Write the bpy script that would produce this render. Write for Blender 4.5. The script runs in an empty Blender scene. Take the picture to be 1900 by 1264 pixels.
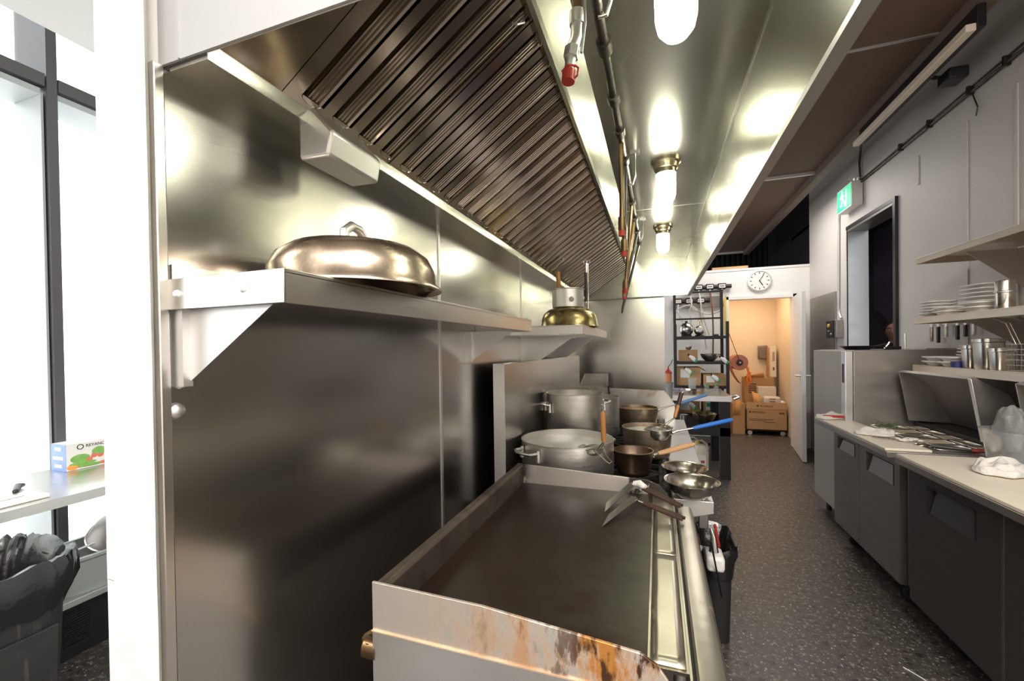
import bpy, bmesh, math, random
from mathutils import Vector, Matrix, Euler, noise
random.seed(7)
PI = math.pi
sc = bpy.context.scene
col = sc.collection
# ------------------------------------------------------------------ camera, world, lights, exposure
FPX, EYE = 779.0, 1.45
yaw = math.atan(270/779.0); pitch = -0.010; roll = 0.015
cam = bpy.data.cameras.new('camera'); cam_o = bpy.data.objects.new('camera', cam); col.objects.link(cam_o)
fw = Vector((-math.sin(yaw)*math.cos(pitch), math.cos(yaw)*math.cos(pitch), math.sin(pitch)))
rt = Vector((math.cos(yaw), math.sin(yaw), 0)); up = rt.cross(fw)
c_, s_ = math.cos(roll), math.sin(roll)
r2 = rt*c_ - up*s_; u2 = rt*s_ + up*c_
cam_o.matrix_world = Matrix(((r2.x, u2.x, -fw.x, 0), (r2.y, u2.y, -fw.y, 0), (r2.z, u2.z, -fw.z, EYE), (0, 0, 0, 1)))
cam.sensor_fit = 'HORIZONTAL'; cam.sensor_width = 36; cam.lens = 36*FPX/1900
cam.shift_x = 0; cam.shift_y = (654.84-632)/1900; cam.clip_start = 0.02; cam.clip_end = 100
sc.camera = cam_o
sc.view_settings.view_transform = 'Standard'; sc.view_settings.look = 'None'
sc.view_settings.gamma = 1; sc.view_settings.use_curve_mapping = False
sc.view_settings.exposure = 0.45
w = bpy.data.worlds.new('world'); sc.world = w; w.use_nodes = True
w.node_tree.nodes['Background'].inputs[0].default_value = (0.85, 0.92, 1.0, 1)
w.node_tree.nodes['Background'].inputs[1].default_value = 1.0

def area(name, loc, rot, sx, sy, power, color=(1, 1, 1)):
    l = bpy.data.lights.new(name, 'AREA'); l.shape = 'RECTANGLE'; l.size = sx; l.size_y = sy
    l.energy = power; l.color = color
    o = bpy.data.objects.new(name, l); col.objects.link(o); o.location = loc; o.rotation_euler = rot
    return o
area('fill_light_near', (0.9, -0.6, 3.2), (0, 0, 0), 1.2, 0.6, 85, (1, .94, .86))  # added area light without a fixture, brightens the near kitchen
area('fill_light_entry', (0.4, -2.0, 3.3), (math.radians(25), 0, 0), 3.4, 2.0, 100, (1, .96, .92))  # wide soft fill added behind the camera, no lamp modelled
area('fill_light_aisle', (1.15, 5.9, 3.2), (0, 0, 0), 0.9, 0.9, 22, (1, .95, .9))  # unseen fill added over the far aisle, no fixture
area('fill_light_prep_room', (-1.5, -1.3, 2.6), (math.radians(40), 0, 0), 1.6, 0.8, 22, (1, 1, 1))  # fill added behind the camera on the prep room side
area('fill_light_passage', (2.55, 5.3, 3.1), (0, 0, 0), 0.5, 0.5, 7, (.95, .85, 1))  # dim fill added so the dark passage and curtain show
area('store_room_light', (1.35, 7.6, 2.36), (0, 0, 0), 0.5, 0.5, 10, (1, .66, .36))

# ------------------------------------------------------------------ materials
def mat(name, colr, metal=0.0, rough=0.5, var=0.0, vs=6.0, bump=0.0, bs=40.0, stretch=(1, 1, 1), rvar=0.0, emit=None, es=1.0, aniso=0.0, alpha=1.0, trans=0.0, ior=1.45, spec=0.5, coat=0.0):
    m = bpy.data.materials.new(name); m.use_nodes = True
    nt = m.node_tree; b = nt.nodes['Principled BSDF']; N = nt.nodes.new; L = nt.links.new
    b.inputs['Base Color'].default_value = (*colr, 1); b.inputs['Metallic'].default_value = metal
    b.inputs['Roughness'].default_value = rough; b.inputs['Alpha'].default_value = alpha
    b.inputs['Transmission Weight'].default_value = trans; b.inputs['IOR'].default_value = ior
    b.inputs['Specular IOR Level'].default_value = spec; b.inputs['Coat Weight'].default_value = coat
    if aniso: b.inputs['Anisotropic'].default_value = aniso
    if emit: b.inputs['Emission Color'].default_value = (*emit, 1); b.inputs['Emission Strength'].default_value = es
    tc = N('ShaderNodeTexCoord'); mp = N('ShaderNodeMapping'); mp.inputs['Scale'].default_value = stretch
    L(tc.outputs['Object'], mp.inputs[0])
    if var:
        n = N('ShaderNodeTexNoise'); n.inputs['Scale'].default_value = vs; n.inputs['Detail'].default_value = 5 if metal < .6 else 0
        L(mp.outputs[0], n.inputs['Vector'])
        r = N('ShaderNodeMapRange'); r.inputs['From Min'].default_value = .1; r.inputs['From Max'].default_value = .9
        r.inputs['To Min'].default_value = 1-var; r.inputs['To Max'].default_value = 1+var; L(n.outputs[0], r.inputs[0])
        mx = N('ShaderNodeVectorMath'); mx.operation = 'SCALE'; mx.inputs[0].default_value = colr; L(r.outputs[0], mx.inputs['Scale'])
        L(mx.outputs[0], b.inputs['Base Color'])
    if rvar:
        n = N('ShaderNodeTexNoise'); n.inputs['Scale'].default_value = vs*1.7; n.inputs['Detail'].default_value = 6 if metal < .6 else 0
        L(mp.outputs[0], n.inputs['Vector'])
        r = N('ShaderNodeMapRange'); r.inputs['From Min'].default_value = .1; r.inputs['From Max'].default_value = .9
        r.inputs['To Min'].default_value = max(.02, rough-rvar); r.inputs['To Max'].default_value = rough+rvar; L(n.outputs[0], r.inputs[0])
        L(r.outputs[0], b.inputs['Roughness'])
    if bump:
        n = N('ShaderNodeTexNoise'); n.inputs['Scale'].default_value = bs; n.inputs['Detail'].default_value = 4
        L(mp.outputs[0], n.inputs['Vector'])
        bm_ = N('ShaderNodeBump'); bm_.inputs['Strength'].default_value = bump; bm_.inputs['Distance'].default_value = .01
        L(n.outputs[0], bm_.inputs['Height']); L(bm_.outputs[0], b.inputs['Normal'])
    return m

def mask_layer(m, colr, scale, lo, hi, stretch=(1, 1, 1), rough=None, metal=None, grad=None, seed=0.0):
    """lay a second colour (dirt, grease, wear) over a material through a noise mask"""
    nt = m.node_tree; b = nt.nodes['Principled BSDF']; N = nt.nodes.new; L = nt.links.new
    tc = N('ShaderNodeTexCoord'); mp = N('ShaderNodeMapping'); mp.inputs['Scale'].default_value = stretch; mp.inputs['Location'].default_value = (seed, seed, seed)
    L(tc.outputs['Object'], mp.inputs[0])
    n = N('ShaderNodeTexNoise'); n.inputs['Scale'].default_value = scale; n.inputs['Detail'].default_value = 7; n.inputs['Roughness'].default_value = .65
    L(mp.outputs[0], n.inputs['Vector'])
    r = N('ShaderNodeMapRange'); r.inputs['From Min'].default_value = lo; r.inputs['From Max'].default_value = hi; L(n.outputs[0], r.inputs[0])
    fac = r.outputs[0]
    if grad:
        ax, a, bb = grad
        sp = N('ShaderNodeSeparateXYZ'); L(tc.outputs['Object'], sp.inputs[0])
        g = N('ShaderNodeMapRange'); g.inputs['From Min'].default_value = a; g.inputs['From Max'].default_value = bb; L(sp.outputs[ax], g.inputs[0])
        mu = N('ShaderNodeMath'); mu.operation = 'MULTIPLY'; L(fac, mu.inputs[0]); L(g.outputs[0], mu.inputs[1]); fac = mu.outputs[0]
    def mixin(sock, val):
        mx = N('ShaderNodeMix'); mx.data_type = 'RGBA' if sock == 'Base Color' else 'FLOAT'
        A, B, O = ((6, 7, 2) if mx.data_type == 'RGBA' else (2, 3, 0))
        s = b.inputs[sock]
        if s.is_linked: L(s.links[0].from_socket, mx.inputs[A])
        else: mx.inputs[A].default_value = s.default_value
        mx.inputs[B].default_value = (*val, 1) if sock == 'Base Color' else val
        L(fac, mx.inputs[0]); L(mx.outputs[O], s)
    mixin('Base Color', colr)
    if rough is not None: mixin('Roughness', rough)
    if metal is not None: mixin('Metallic', metal)
    return m

M = {}
M['steel_wall'] = mat('brushed_steel_wall', (.53, .515, .49), 1, .23, .06, 2, 0, 1.6, (1, .6, 2.4), .05)
M['steel_hood'] = mat('hood_steel', (.62, .62, .55), 1, .24, .06, 2, 0, 1.5, (1, 1, 1), .06)
M['steel'] = mat('brushed_steel', (.66, .64, .60), 1, .30, .05, 3, 0, 60, (1, 1, 3), .04)
M['steel_light'] = mat('matte_steel', (.78, .77, .76), 1, .42, .04, 3, 0, 60, (1, 1, 3), .04)
M['steel_shiny'] = mat('polished_steel', (.74, .71, .64), 1, .21, .06, 12, 0, 20, (1, 1, 1), .06)
M['steel_dark'] = mat('smoked_filter_steel', (.43, .37, .31), 1, .20, .15, 5, 0, 12, (1, 1, 1), .06)
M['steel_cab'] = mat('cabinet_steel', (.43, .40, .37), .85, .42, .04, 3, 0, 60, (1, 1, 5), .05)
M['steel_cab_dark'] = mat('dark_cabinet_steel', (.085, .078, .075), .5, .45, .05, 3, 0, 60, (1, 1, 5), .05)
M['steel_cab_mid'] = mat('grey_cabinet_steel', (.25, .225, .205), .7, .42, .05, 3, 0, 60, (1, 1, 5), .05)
M['brass_steel'] = mat('stained_lid_steel', (.62, .52, .43), 1, .20, .20, 5, .08, 14, (1, 1, 1), .1)
mask_layer(M['brass_steel'], (.30, .22, .14), 4, .5, .7, rough=.35)
M['gold_steel'] = mat('yellowed_lid_steel', (.56, .46, .24), 1, .22, .2, 5, .08, 14, (1, 1, 1), .1)
mask_layer(M['gold_steel'], (.20, .14, .06), 5, .52, .66, rough=.4)
M['alu'] = mat('aluminium_pot', (.74, .72, .69), 1, .38, .10, 6, .06, 30, (1, 1, 8), .08)
M['alu_brown'] = mat('browned_pot', (.45, .38, .28), 1, .42, .2, 5, .06, 30, (1, 1, 8), .08)
mask_layer(M['alu_brown'], (.12, .075, .04), 6, .45, .68, rough=.5)
M['pan_dark'] = mat('burnt_pan', (.20, .14, .10), 1, .4, .3, 8, .1, 30)
M['water'] = mat('cloudy_water', (.62, .62, .58), 0, .12, .04, 4, .1, 10)
M['broth'] = mat('brown_broth', (.42, .22, .07), 0, .25, .3, 14, .1, 20)
M['paint'] = mat('white_paint', (.83, .81, .78), 0, .55, .03, 3, .12, 25)
M['paint_post'] = mat('glossy_white_paint', (.68, .67, .64), 0, .40, .03, 3, .25, 14)
M['paint_grey'] = mat('warm_grey_wall_paint', (.62, .58, .545), 0, .55, .03, 2, .10, 60)
M['paint_warm'] = mat('cream_wall_paint', (.80, .72, .62), 0, .6, .03, 2, .08, 60)
M['black_void'] = mat('black_wall_cladding', (.012, .012, .013), 0, .8, .4, 8, .3, 10)
M['black_metal'] = mat('black_coated_metal', (.018, .018, .02), .2, .45, .2, 10)
M['black_plastic'] = mat('black_plastic', (.022, .022, .024), 0, .4, .15, 10, .05, 30)
M['dark_bin'] = mat('scuffed_black_bin_plastic', (.02, .019, .018), 0, .5, .3, 10, .1, 20)
mask_layer(M['dark_bin'], (.10, .09, .08), 9, .56, .85, stretch=(6, 6, .7))
M['bag'] = mat('black_bin_liner', (.014, .014, .015), 0, .22, .2, 6, .9, 9, (1, 1, 1), spec=.7)
M['rubber'] = mat('black_rubber', (.015, .015, .015), 0, .6)
M['alu_frame'] = mat('window_frame_aluminium', (.10, .095, .095), .3, .45, .05, 5)
M['alu_side'] = mat('pale_window_reveal', (.42, .44, .43), .2, .45, .05, 5)
M['white_plastic'] = mat('white_plastic', (.82, .81, .78), 0, .35, .03, 10)
M['board'] = mat('cream_cutting_board', (.88, .80, .66), 0, .45, .04, 12, .05, 60)
M['board_edge'] = mat('white_cutting_board', (.85, .84, .80), 0, .4, .03, 12, .05, 60)
M['porcelain'] = mat('white_porcelain', (.90, .87, .83), 0, .2)
M['wood'] = mat('orange_wood', (.50, .22, .07), 0, .45, .3, 8, .05, 30, (1, 1, .2))
M['wood_pale'] = mat('pale_worn_wood', (.58, .34, .17), 0, .5, .25, 8, .05, 30)
M['wood_dark'] = mat('charred_wood', (.05, .025, .018), 0, .45, .4, 14)
M['copper'] = mat('greasy_copper_pipe', (.26, .17, .09), 1, .35, .35, 14)
M['iron'] = mat('blackened_iron_pipe', (.10, .09, .075), .9, .4, .3, 18, .2, 60)
M['castiron'] = mat('cast_iron_grate', (.02, .019, .018), .3, .5, .3, 10, .2, 40)
M['red'] = mat('red_cap_plastic', (.50, .05, .04), 0, .4)
M['blue'] = mat('blue_silicone', (.03, .17, .62), 0, .4, .05, 5)
M['green'] = mat('green_cap_plastic', (.02, .36, .14), 0, .4)
M['yellow'] = mat('yellow_plastic', (.78, .55, .06), 0, .45)
M['orange'] = mat('orange_plastic', (.80, .20, .03), 0, .5, .2, 20)
M['cardboard'] = mat('brown_cardboard', (.48, .29, .14), 0, .75, .08, 6, .08, 50)
M['cardboard_in'] = mat('orange_cardboard', (.68, .36, .12), 0, .75, .08, 6)
M['paper'] = mat('white_label_paper', (.80, .78, .74), 0, .6, .03, 20)
M['ink'] = mat('black_print', (.05, .04, .04), 0, .6)
M['ink_brown'] = mat('faded_brown_print', (.13, .07, .03), 0, .7)
M['paper_roll'] = mat('pink_brown_paper_roll', (.42, .18, .14), 0, .7, .1, 8)
M['cloth'] = mat('white_cotton_cloth', (.80, .77, .72), 0, .85, .05, 20, .5, 90)
M['grey_plastic'] = mat('grey_tub_plastic', (.36, .38, .37), 0, .45, .08, 8, .08, 20)
M['clear'] = mat('clear_plastic', (.80, .84, .84), 0, .12, trans=.75, ior=1.2, alpha=.6)
M['bag_clear'] = mat('clear_plastic_bag', (.50, .51, .49), 0, .15, .35, 18, 1.0, 30, trans=.4, ior=1.3, alpha=.75)
M['jug'] = mat('milky_jug_plastic', (.66, .60, .48), 0, .35, .05, 5)
M['leaf'] = mat('green_herb', (.10, .24, .03), 0, .5, .4, 40)
M['food'] = mat('pale_food', (.62, .52, .38), 0, .6, .35, 60, .6, 80)
M['skin'] = mat('skin', (.42, .22, .14), 0, .5, .06, 12)
M['hair'] = mat('black_hair', (.012, .01, .009), 0, .5, .3, 50)
M['shirt'] = mat('dark_shirt', (.03, .028, .035), 0, .8)
M['purple'] = mat('dark_purple_curtain', (.045, .03, .045), 0, .8, .1, 3)
M['purple_light'] = mat('slate_purple_panel', (.075, .06, .09), 0, .8, .1, 3)
M['globe'] = mat('frosted_lamp_glass', (1, 1, .95), 0, .3, emit=(1, .98, .78), es=30)
M['exit_green'] = mat('lit_exit_sign_green', (.0, .45, .22), 0, .4, emit=(0, .50, .17), es=.9)
M['exit_white'] = mat('lit_exit_sign_white', (.9, 1, .95), 0, .4, emit=(.8, 1, .9), es=1.2)
M['pane'] = mat('frosted_window_pane', (.9, .95, .95), 0, .4, emit=(.93, .98, 1.0), es=1.7)
M['tube_cream'] = mat('cream_lamp_diffuser', (.86, .76, .62), 0, .5)
M['hose'] = mat('clear_grey_hose', (.66, .64, .58), 0, .3)
M['hose_brown'] = mat('brown_hose', (.20, .09, .06), 0, .4)
M['box_blue'] = mat('blue_box_print', (.20, .30, .68), 0, .5, .1, 20)

def floor_mat():
    m = mat('speckled_dark_vinyl_floor', (.075, .066, .060), 0, .42, .35, 30, .05, 60)
    mask_layer(m, (.50, .47, .42), 58, .60, .63, rough=.5)
    mask_layer(m, (.24, .20, .16), 34, .58, .62, rough=.5, seed=3.0)
    mask_layer(m, (.030, .028, .028), 26, .54, .62, rough=.4, seed=9.0)
    return m
M['floor'] = floor_mat()
def griddle_mat():
    m = mat('seasoned_griddle_plate', (.022, .013, .008), .3, .34, .4, 5, .05, 18, (1, 1, 1), .12, spec=.4)
    mask_layer(m, (.06, .06, .045), 6, .42, .7, rough=.28, metal=.7, grad=(0, -.14, .10))
    mask_layer(m, (.07, .032, .016), 5, .45, .8, rough=.36, metal=.7, grad=(1, .35, .85), seed=4.0)
    return m
M['griddle'] = griddle_mat()
M['splash'] = mat('greasy_splash_steel', (.72, .67, .60), .85, .42, .10, 6, .1, 20)
mask_layer(M['splash'], (.40, .17, .04), 11, .38, .56, stretch=(2, 1, .7), rough=.35, metal=.3, grad=(0, -.30, .06))
mask_layer(M['splash'], (.05, .02, .008), 19, .52, .60, stretch=(1.8, 1, .7), rough=.4, metal=.2, grad=(0, -.22, .10), seed=2.0)
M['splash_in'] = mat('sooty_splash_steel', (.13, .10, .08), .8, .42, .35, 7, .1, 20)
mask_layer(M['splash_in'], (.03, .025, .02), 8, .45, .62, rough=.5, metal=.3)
M['splash_far'] = mat('pale_splash_steel', (.66, .60, .55), .8, .45, .10, 7, .1, 20)
mask_layer(M['splash_far'], (.035, .03, .025), 14, .42, .46, rough=.5, metal=.1, grad=(0, .09, .10))
mask_layer(M['splash_far'], (.035, .03, .025), 14, .42, .50, rough=.5, metal=.1, grad=(0, -.26, -.30))
M['trough'] = mat('greasy_trough_steel', (.44, .41, .33), .95, .30, .12, 7, .25, 6)
mask_layer(M['trough'], (.20, .08, .03), 14, .64, .72, rough=.4, metal=.2)
M['range_splash'] = mat('scorched_splash_steel', (.62, .60, .56), .9, .36, .1, 6, .1, 12)
mask_layer(M['range_splash'], (.26, .12, .04), 4, .52, .70, rough=.5, metal=.4)
M['brown_panel'] = mat('perforated_brown_ceiling_panel', (.18, .12, .085), 0, .7, .06, 3)
def perf(m):
    nt = m.node_tree; b = nt.nodes['Principled BSDF']; N = nt.nodes.new; L = nt.links.new
    tc = N('ShaderNodeTexCoord'); v = N('ShaderNodeTexVoronoi'); v.inputs['Scale'].default_value = 60; v.inputs['Randomness'].default_value = 0
    L(tc.outputs['Object'], v.inputs['Vector']); bp = N('ShaderNodeBump'); bp.inputs['Strength'].default_value = .6; bp.inputs['Distance'].default_value = .004
    L(v.outputs['Distance'], bp.inputs['Height']); L(bp.outputs[0], b.inputs['Normal'])
perf(M['brown_panel'])

# ------------------------------------------------------------------ mesh helpers
class MB:
    """collects shapes in world (or local) coordinates and links them as one mesh object"""
    def __init__(s): s.v = []; s.f = []
    def add(s, vs, fs, mtx=None):
        o = len(s.v)
        s.v += [(mtx @ Vector(p)) if mtx else Vector(p) for p in vs]
        s.f += [tuple(i+o for i in f) for f in fs]; return s
    def box(s, x0, x1, y0, y1, z0, z1, mtx=None):
        v = [(x, y, z) for z in (z0, z1) for y in (y0, y1) for x in (x0, x1)]
        return s.add(v, [(0, 2, 3, 1), (4, 5, 7, 6), (0, 1, 5, 4), (2, 6, 7, 3), (0, 4, 6, 2), (1, 3, 7, 5)], mtx)
    def prism(s, pts, a, b, axis='y', mtx=None):
        def P(p, t): return {'y': (p[0], t, p[1]), 'x': (t, p[0], p[1]), 'z': (p[0], p[1], t)}[axis]
        n = len(pts); v = [P(p, a) for p in pts]+[P(p, b) for p in pts]
        f = [tuple(range(n)), tuple(range(2*n-1, n-1, -1))]+[(i, i+n, (i+1) % n+n, (i+1) % n) for i in range(n)]
        return s.add(v, f, mtx)
    def tube(s, pts, r, n=10, caps=True, radii=None):
        pts = [Vector(p) for p in pts]; rings = []; prev = None
        for i, p in enumerate(pts):
            d = (pts[min(i+1, len(pts)-1)]-pts[max(i-1, 0)]).normalized()
            if prev is None:
                a = Vector((0, 0, 1)) if abs(d.z) < .9 else Vector((1, 0, 0)); x = d.cross(a).normalized()
            else:
                x = (prev - d*prev.dot(d)); x = x.normalized() if x.length > 1e-6 else d.orthogonal().normalized()
            prev = x; y = d.cross(x); rr = radii[i] if radii else r
            rings.append([p+x*math.cos(2*PI*k/n)*rr+y*math.sin(2*PI*k/n)*rr for k in range(n)])
        v = [q for ring in rings for q in ring]; f = []
        for i in range(len(rings)-1):
            for k in range(n):
                f.append((i*n+k, i*n+(k+1) % n, (i+1)*n+(k+1) % n, (i+1)*n+k))
        if caps: f += [tuple(range(n-1, -1, -1)), tuple(range((len(rings)-1)*n, len(rings)*n))]
        return s.add(v, f)
    def lathe(s, prof, cx=0, cy=0, cz=0, n=40, mtx=None, sx=1, sy=1):
        v = []; f = []; idx = []
        for r, z in prof:
            if r < 1e-6: idx.append([len(v)]); v.append((cx, cy, cz+z))
            else:
                idx.append(list(range(len(v), len(v)+n)))
                v += [(cx+r*sx*math.cos(2*PI*k/n), cy+r*sy*math.sin(2*PI*k/n), cz+z) for k in range(n)]
        for a, b in zip(idx, idx[1:]):
            if len(a) == 1 and len(b) == 1: continue
            for k in range(n):
                k2 = (k+1) % n
                if len(a) == 1: f.append((a[0], b[k2], b[k]))
                elif len(b) == 1: f.append((a[k], a[k2], b[0]))
                else: f.append((a[k], a[k2], b[k2], b[k]))
        return s.add(v, f, mtx)
    def ball(s, c, r, n=16, sc_=(1, 1, 1)):
        prof = [(r*math.sin(PI*i/10), -r*math.cos(PI*i/10)*sc_[2]) for i in range(11)]
        prof[0] = (0, prof[0][1]); prof[-1] = (0, prof[-1][1])
        return s.lathe(prof, c[0], c[1], c[2], n, sx=sc_[0], sy=sc_[1])
    def build(s, name, m, parent=None, bevel=0.0, smooth=35, solid=0.0, sub=0):
        me = bpy.data.meshes.new(name); off = Vector((0, 0, 0)); p = parent
        while p is not None:
            if p.parent is None: off = p.location
            p = p.parent
        me.from_pydata([tuple(q-off) for q in s.v], [], s.f); me.materials.append(m)
        bm = bmesh.new(); bm.from_mesh(me)
        bmesh.ops.recalc_face_normals(bm, faces=bm.faces)
        bm.to_mesh(me); bm.free()
        if smooth:
            me.shade_smooth(); me.set_sharp_from_angle(angle=math.radians(smooth))
        o = bpy.data.objects.new(name, me); col.objects.link(o); o.parent = parent
        if solid:
            md = o.modifiers.new('solid', 'SOLIDIFY'); md.thickness = solid; md.offset = 0
        if bevel:
            md = o.modifiers.new('bevel', 'BEVEL'); md.width = bevel; md.segments = 2; md.limit_method = 'ANGLE'; md.angle_limit = math.radians(40)
            md.harden_normals = False
        if sub:
            md = o.modifiers.new('sub', 'SUBSURF'); md.levels = sub; md.render_levels = sub
        return o

def tag(o, label, cat, group=None):
    o['label'] = label; o['category'] = cat
    if group: o['group'] = group
    return o
def thing(name, label, cat, loc=(0, 0, 0), group=None):
    o = bpy.data.objects.new(name, None); col.objects.link(o); o.location = loc; o.empty_display_size = .05
    return tag(o, label, cat, group)
def struct(o): o['kind'] = 'structure'; return o
def sthing(name, loc=(0, 0, 0)):
    o = bpy.data.objects.new(name, None); col.objects.link(o); o.location = loc; return struct(o)
def dup(root, loc, rotz=0.0, label=None, scale=None):
    def cp(o, parent):
        c = o.copy(); col.objects.link(c); c.parent = parent
        for ch in list(o.children): cp(ch, c)
        return c
    kids = list(root.children)
    r = root.copy(); col.objects.link(r); r.location = loc; r.rotation_euler = (0, 0, rotz)
    if scale: r.scale = scale
    if label: r['label'] = label
    for k in kids: cp(k, r)
    return r
def text(body, size, m, parent, origin, xdir, ydir, name='lettering', align='CENTER', depth=.0006):
    cu = bpy.data.curves.new(name, 'FONT'); cu.body = body; cu.size = size; cu.align_x = align; cu.align_y = 'CENTER'; cu.extrude = depth
    t = bpy.data.objects.new(name+'_tmp', cu); col.objects.link(t)
    dg = bpy.context.evaluated_depsgraph_get(); me = bpy.data.meshes.new_from_object(t.evaluated_get(dg))
    bpy.data.objects.remove(t); bpy.data.curves.remove(cu)
    x = Vector(xdir).normalized(); y = Vector(ydir).normalized(); z = x.cross(y)
    o_ = Vector(origin); off = Vector((0, 0, 0)); p = parent
    while p is not None:
        if p.parent is None: off = p.location
        p = p.parent
    for v in me.vertices: v.co = o_ + x*v.co.x + y*v.co.y + z*v.co.z - off
    me.name = name; me.materials.clear(); me.materials.append(m)
    o = bpy.data.objects.new(name, me); col.objects.link(o); o.parent = parent
    return o
#==CHUNK2==
# ------------------------------------------------------------------ room shell
struct(MB().box(-3.6, 3.4, -3.2, 10.2, -.1, 0).build('floor', M['floor'], smooth=0))
struct(MB().box(-3.6, 3.4, -3.2, 10.2, 4.2, 4.3).build('ceiling', M['black_void'], smooth=0))
# right wall with the doorway (y 4.62-5.60, up to 2.70)
mb = MB(); mb.box(2.0, 2.17, -3.2, 4.62, 0, 4.2); mb.box(2.0, 2.17, 5.60, 6.85, 0, 4.2); mb.box(2.0, 2.17, 4.62, 5.60, 2.70, 4.2)
wr = struct(mb.build('wall_right', M['paint_grey'], smooth=0))
mb = MB()
for y in (3.30, 3.72, 4.28, 1.9, 2.6): mb.box(1.992, 2.0, y-.012, y+.012, 1.3 if y < 4 else 2.72, 2.95)
mb.build('panel_joint_strip', M['paint_grey'], wr, bevel=.002)
# back wall: low partition with the doorway, black void above and behind
mb = MB(); mb.box(-1.0, .98, 6.85, 6.95, 0, 2.53); mb.box(.98, 1.80, 6.85, 6.95, 2.12, 2.53); mb.box(1.80, 2.0, 6.85, 6.95, 0, 2.53)
mb.box(-.7, 2.0, 6.84, 6.98, 2.53, 2.56)
wb = struct(mb.build('wall_back', M['paint'], smooth=0))
struct(MB().box(-3.6, 3.4, 10.0, 10.1, 0, 4.2).build('wall_far', M['black_void'], smooth=0))
mb = MB()
for i in range(34): mb.box(-.6+i*.1, -.6+i*.1+.05, 9.94, 10.0, 2.3, 4.2)
struct(mb.build('trim_1', M['black_void'], smooth=0))
struct(MB().box(2.17, 2.27, 6.85, 10.0, 2.53, 4.2).build('wall_void', M['black_void'], smooth=0))
# store room behind the doorway
mb = MB(); mb.box(.6, 2.4, 8.35, 8.45, 0, 2.4); mb.box(1.93, 2.03, 6.96, 8.35, 0, 2.4); mb.box(.60, .70, 6.96, 8.35, 0, 2.4); mb.box(.6, 2.1, 6.96, 8.45, 2.4, 2.45)
struct(mb.build('wall_store_room', M['paint_warm'], smooth=0))
struct(MB().box(.70, 1.14, 8.31, 8.35, 0, .1).build('baseboard_store_room', M['black_plastic']))
# door frame and the open door leaf
mb = MB(); mb.box(.94, .99, 6.82, 6.97, 0, 2.16); mb.box(1.79, 1.84, 6.82, 6.97, 0, 2.16); mb.box(.94, 1.84, 6.82, 6.97, 2.11, 2.16)
struct(mb.build('trim_2', M['paint'], bevel=.004))
d = sthing('door_1', (1.80, 6.82, 0))
A = Vector((1.80, 6.82, 0)); B = Vector((1.685, 6.00, 0)); dr = (B-A).normalized(); nr = Vector((-dr.y, dr.x, 0))
def door_pt(t, k, z): return A+dr*t+nr*k+Vector((0, 0, z))
def door_box(t0, t1, k0, k1, z0, z1):
    v = [door_pt(t, k, z) for z in (z0, z1) for k in (k0, k1) for t in (t0, t1)]
    return v, [(0, 2, 3, 1), (4, 5, 7, 6), (0, 1, 5, 4), (2, 6, 7, 3), (0, 4, 6, 2), (1, 3, 7, 5)]
ln = (B-A).length
MB().add(*door_box(0, ln, -.022, .022, .01, 2.10)).build('door_leaf', M['paint'], d, bevel=.003)
mb = MB()
for sgn in (-1, 1):
    b0 = door_pt(ln-.07, sgn*.022, 1.06); mb.tube([b0, b0+nr*sgn*.055], .012, 10); mb.tube([b0+nr*sgn*.05, b0+nr*sgn*.05-dr*.12], .010, 10)
    mb.add(*door_box(ln-.10, ln-.04, sgn*.022, sgn*.028, .99, 1.13))
mb.build('door_handle', M['steel_light'], d)
# doorway in the right wall
dw = sthing('door_2', (2.0, 5.11, 0))
MB().box(1.99, 2.175, 5.585, 5.60, 0, 2.69).build('door_jamb', M['steel'], dw)
MB().box(1.985, 2.175, 4.62, 4.635, 0, 2.70).build('door_jamb', M['steel'], dw)
MB().box(1.985, 2.175, 4.635, 5.585, 2.675, 2.70).build('door_head', M['steel_cab_mid'], dw)
mb = MB(); mb.box(1.975, 2.0, 4.585, 4.625, 0, 2.735); mb.box(1.985, 2.0, 5.595, 5.61, 0, 2.735); mb.box(1.98, 2.0, 4.6, 5.61, 2.70, 2.735)
mb.build('door_casing', M['black_plastic'], dw)
mb = MB(); mb.box(2.9, 3.0, 3.5, 8.3, 0, 3.2)
struct(mb.build('wall_passage', M['purple'], smooth=0))
struct(MB().box(2.17, 3.0, 3.5, 8.3, 3.2, 3.25).build('ceiling_passage', M['purple'], smooth=0))
mb = MB(); n = 24
pts = [(5.2+2.0*i/n, 1.62+.28*math.cos((i/n)*2*PI)) for i in range(n+1)]+[(7.2, 3.0), (5.2, 3.0)]
mb.prism([(p[0], p[1]) for p in pts], 2.86, 2.89, 'x')
tag(mb.build('curtain', M['purple_light']), 'slate purple curtain with a scalloped lower edge behind the doorway in the right wall', 'curtain')
# wall behind the camera, closing the room
struct(MB().box(-3.6, 2.17, -3.2, -3.1, 0, 4.2).build('wall_front', M['paint_grey'], smooth=0))

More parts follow.
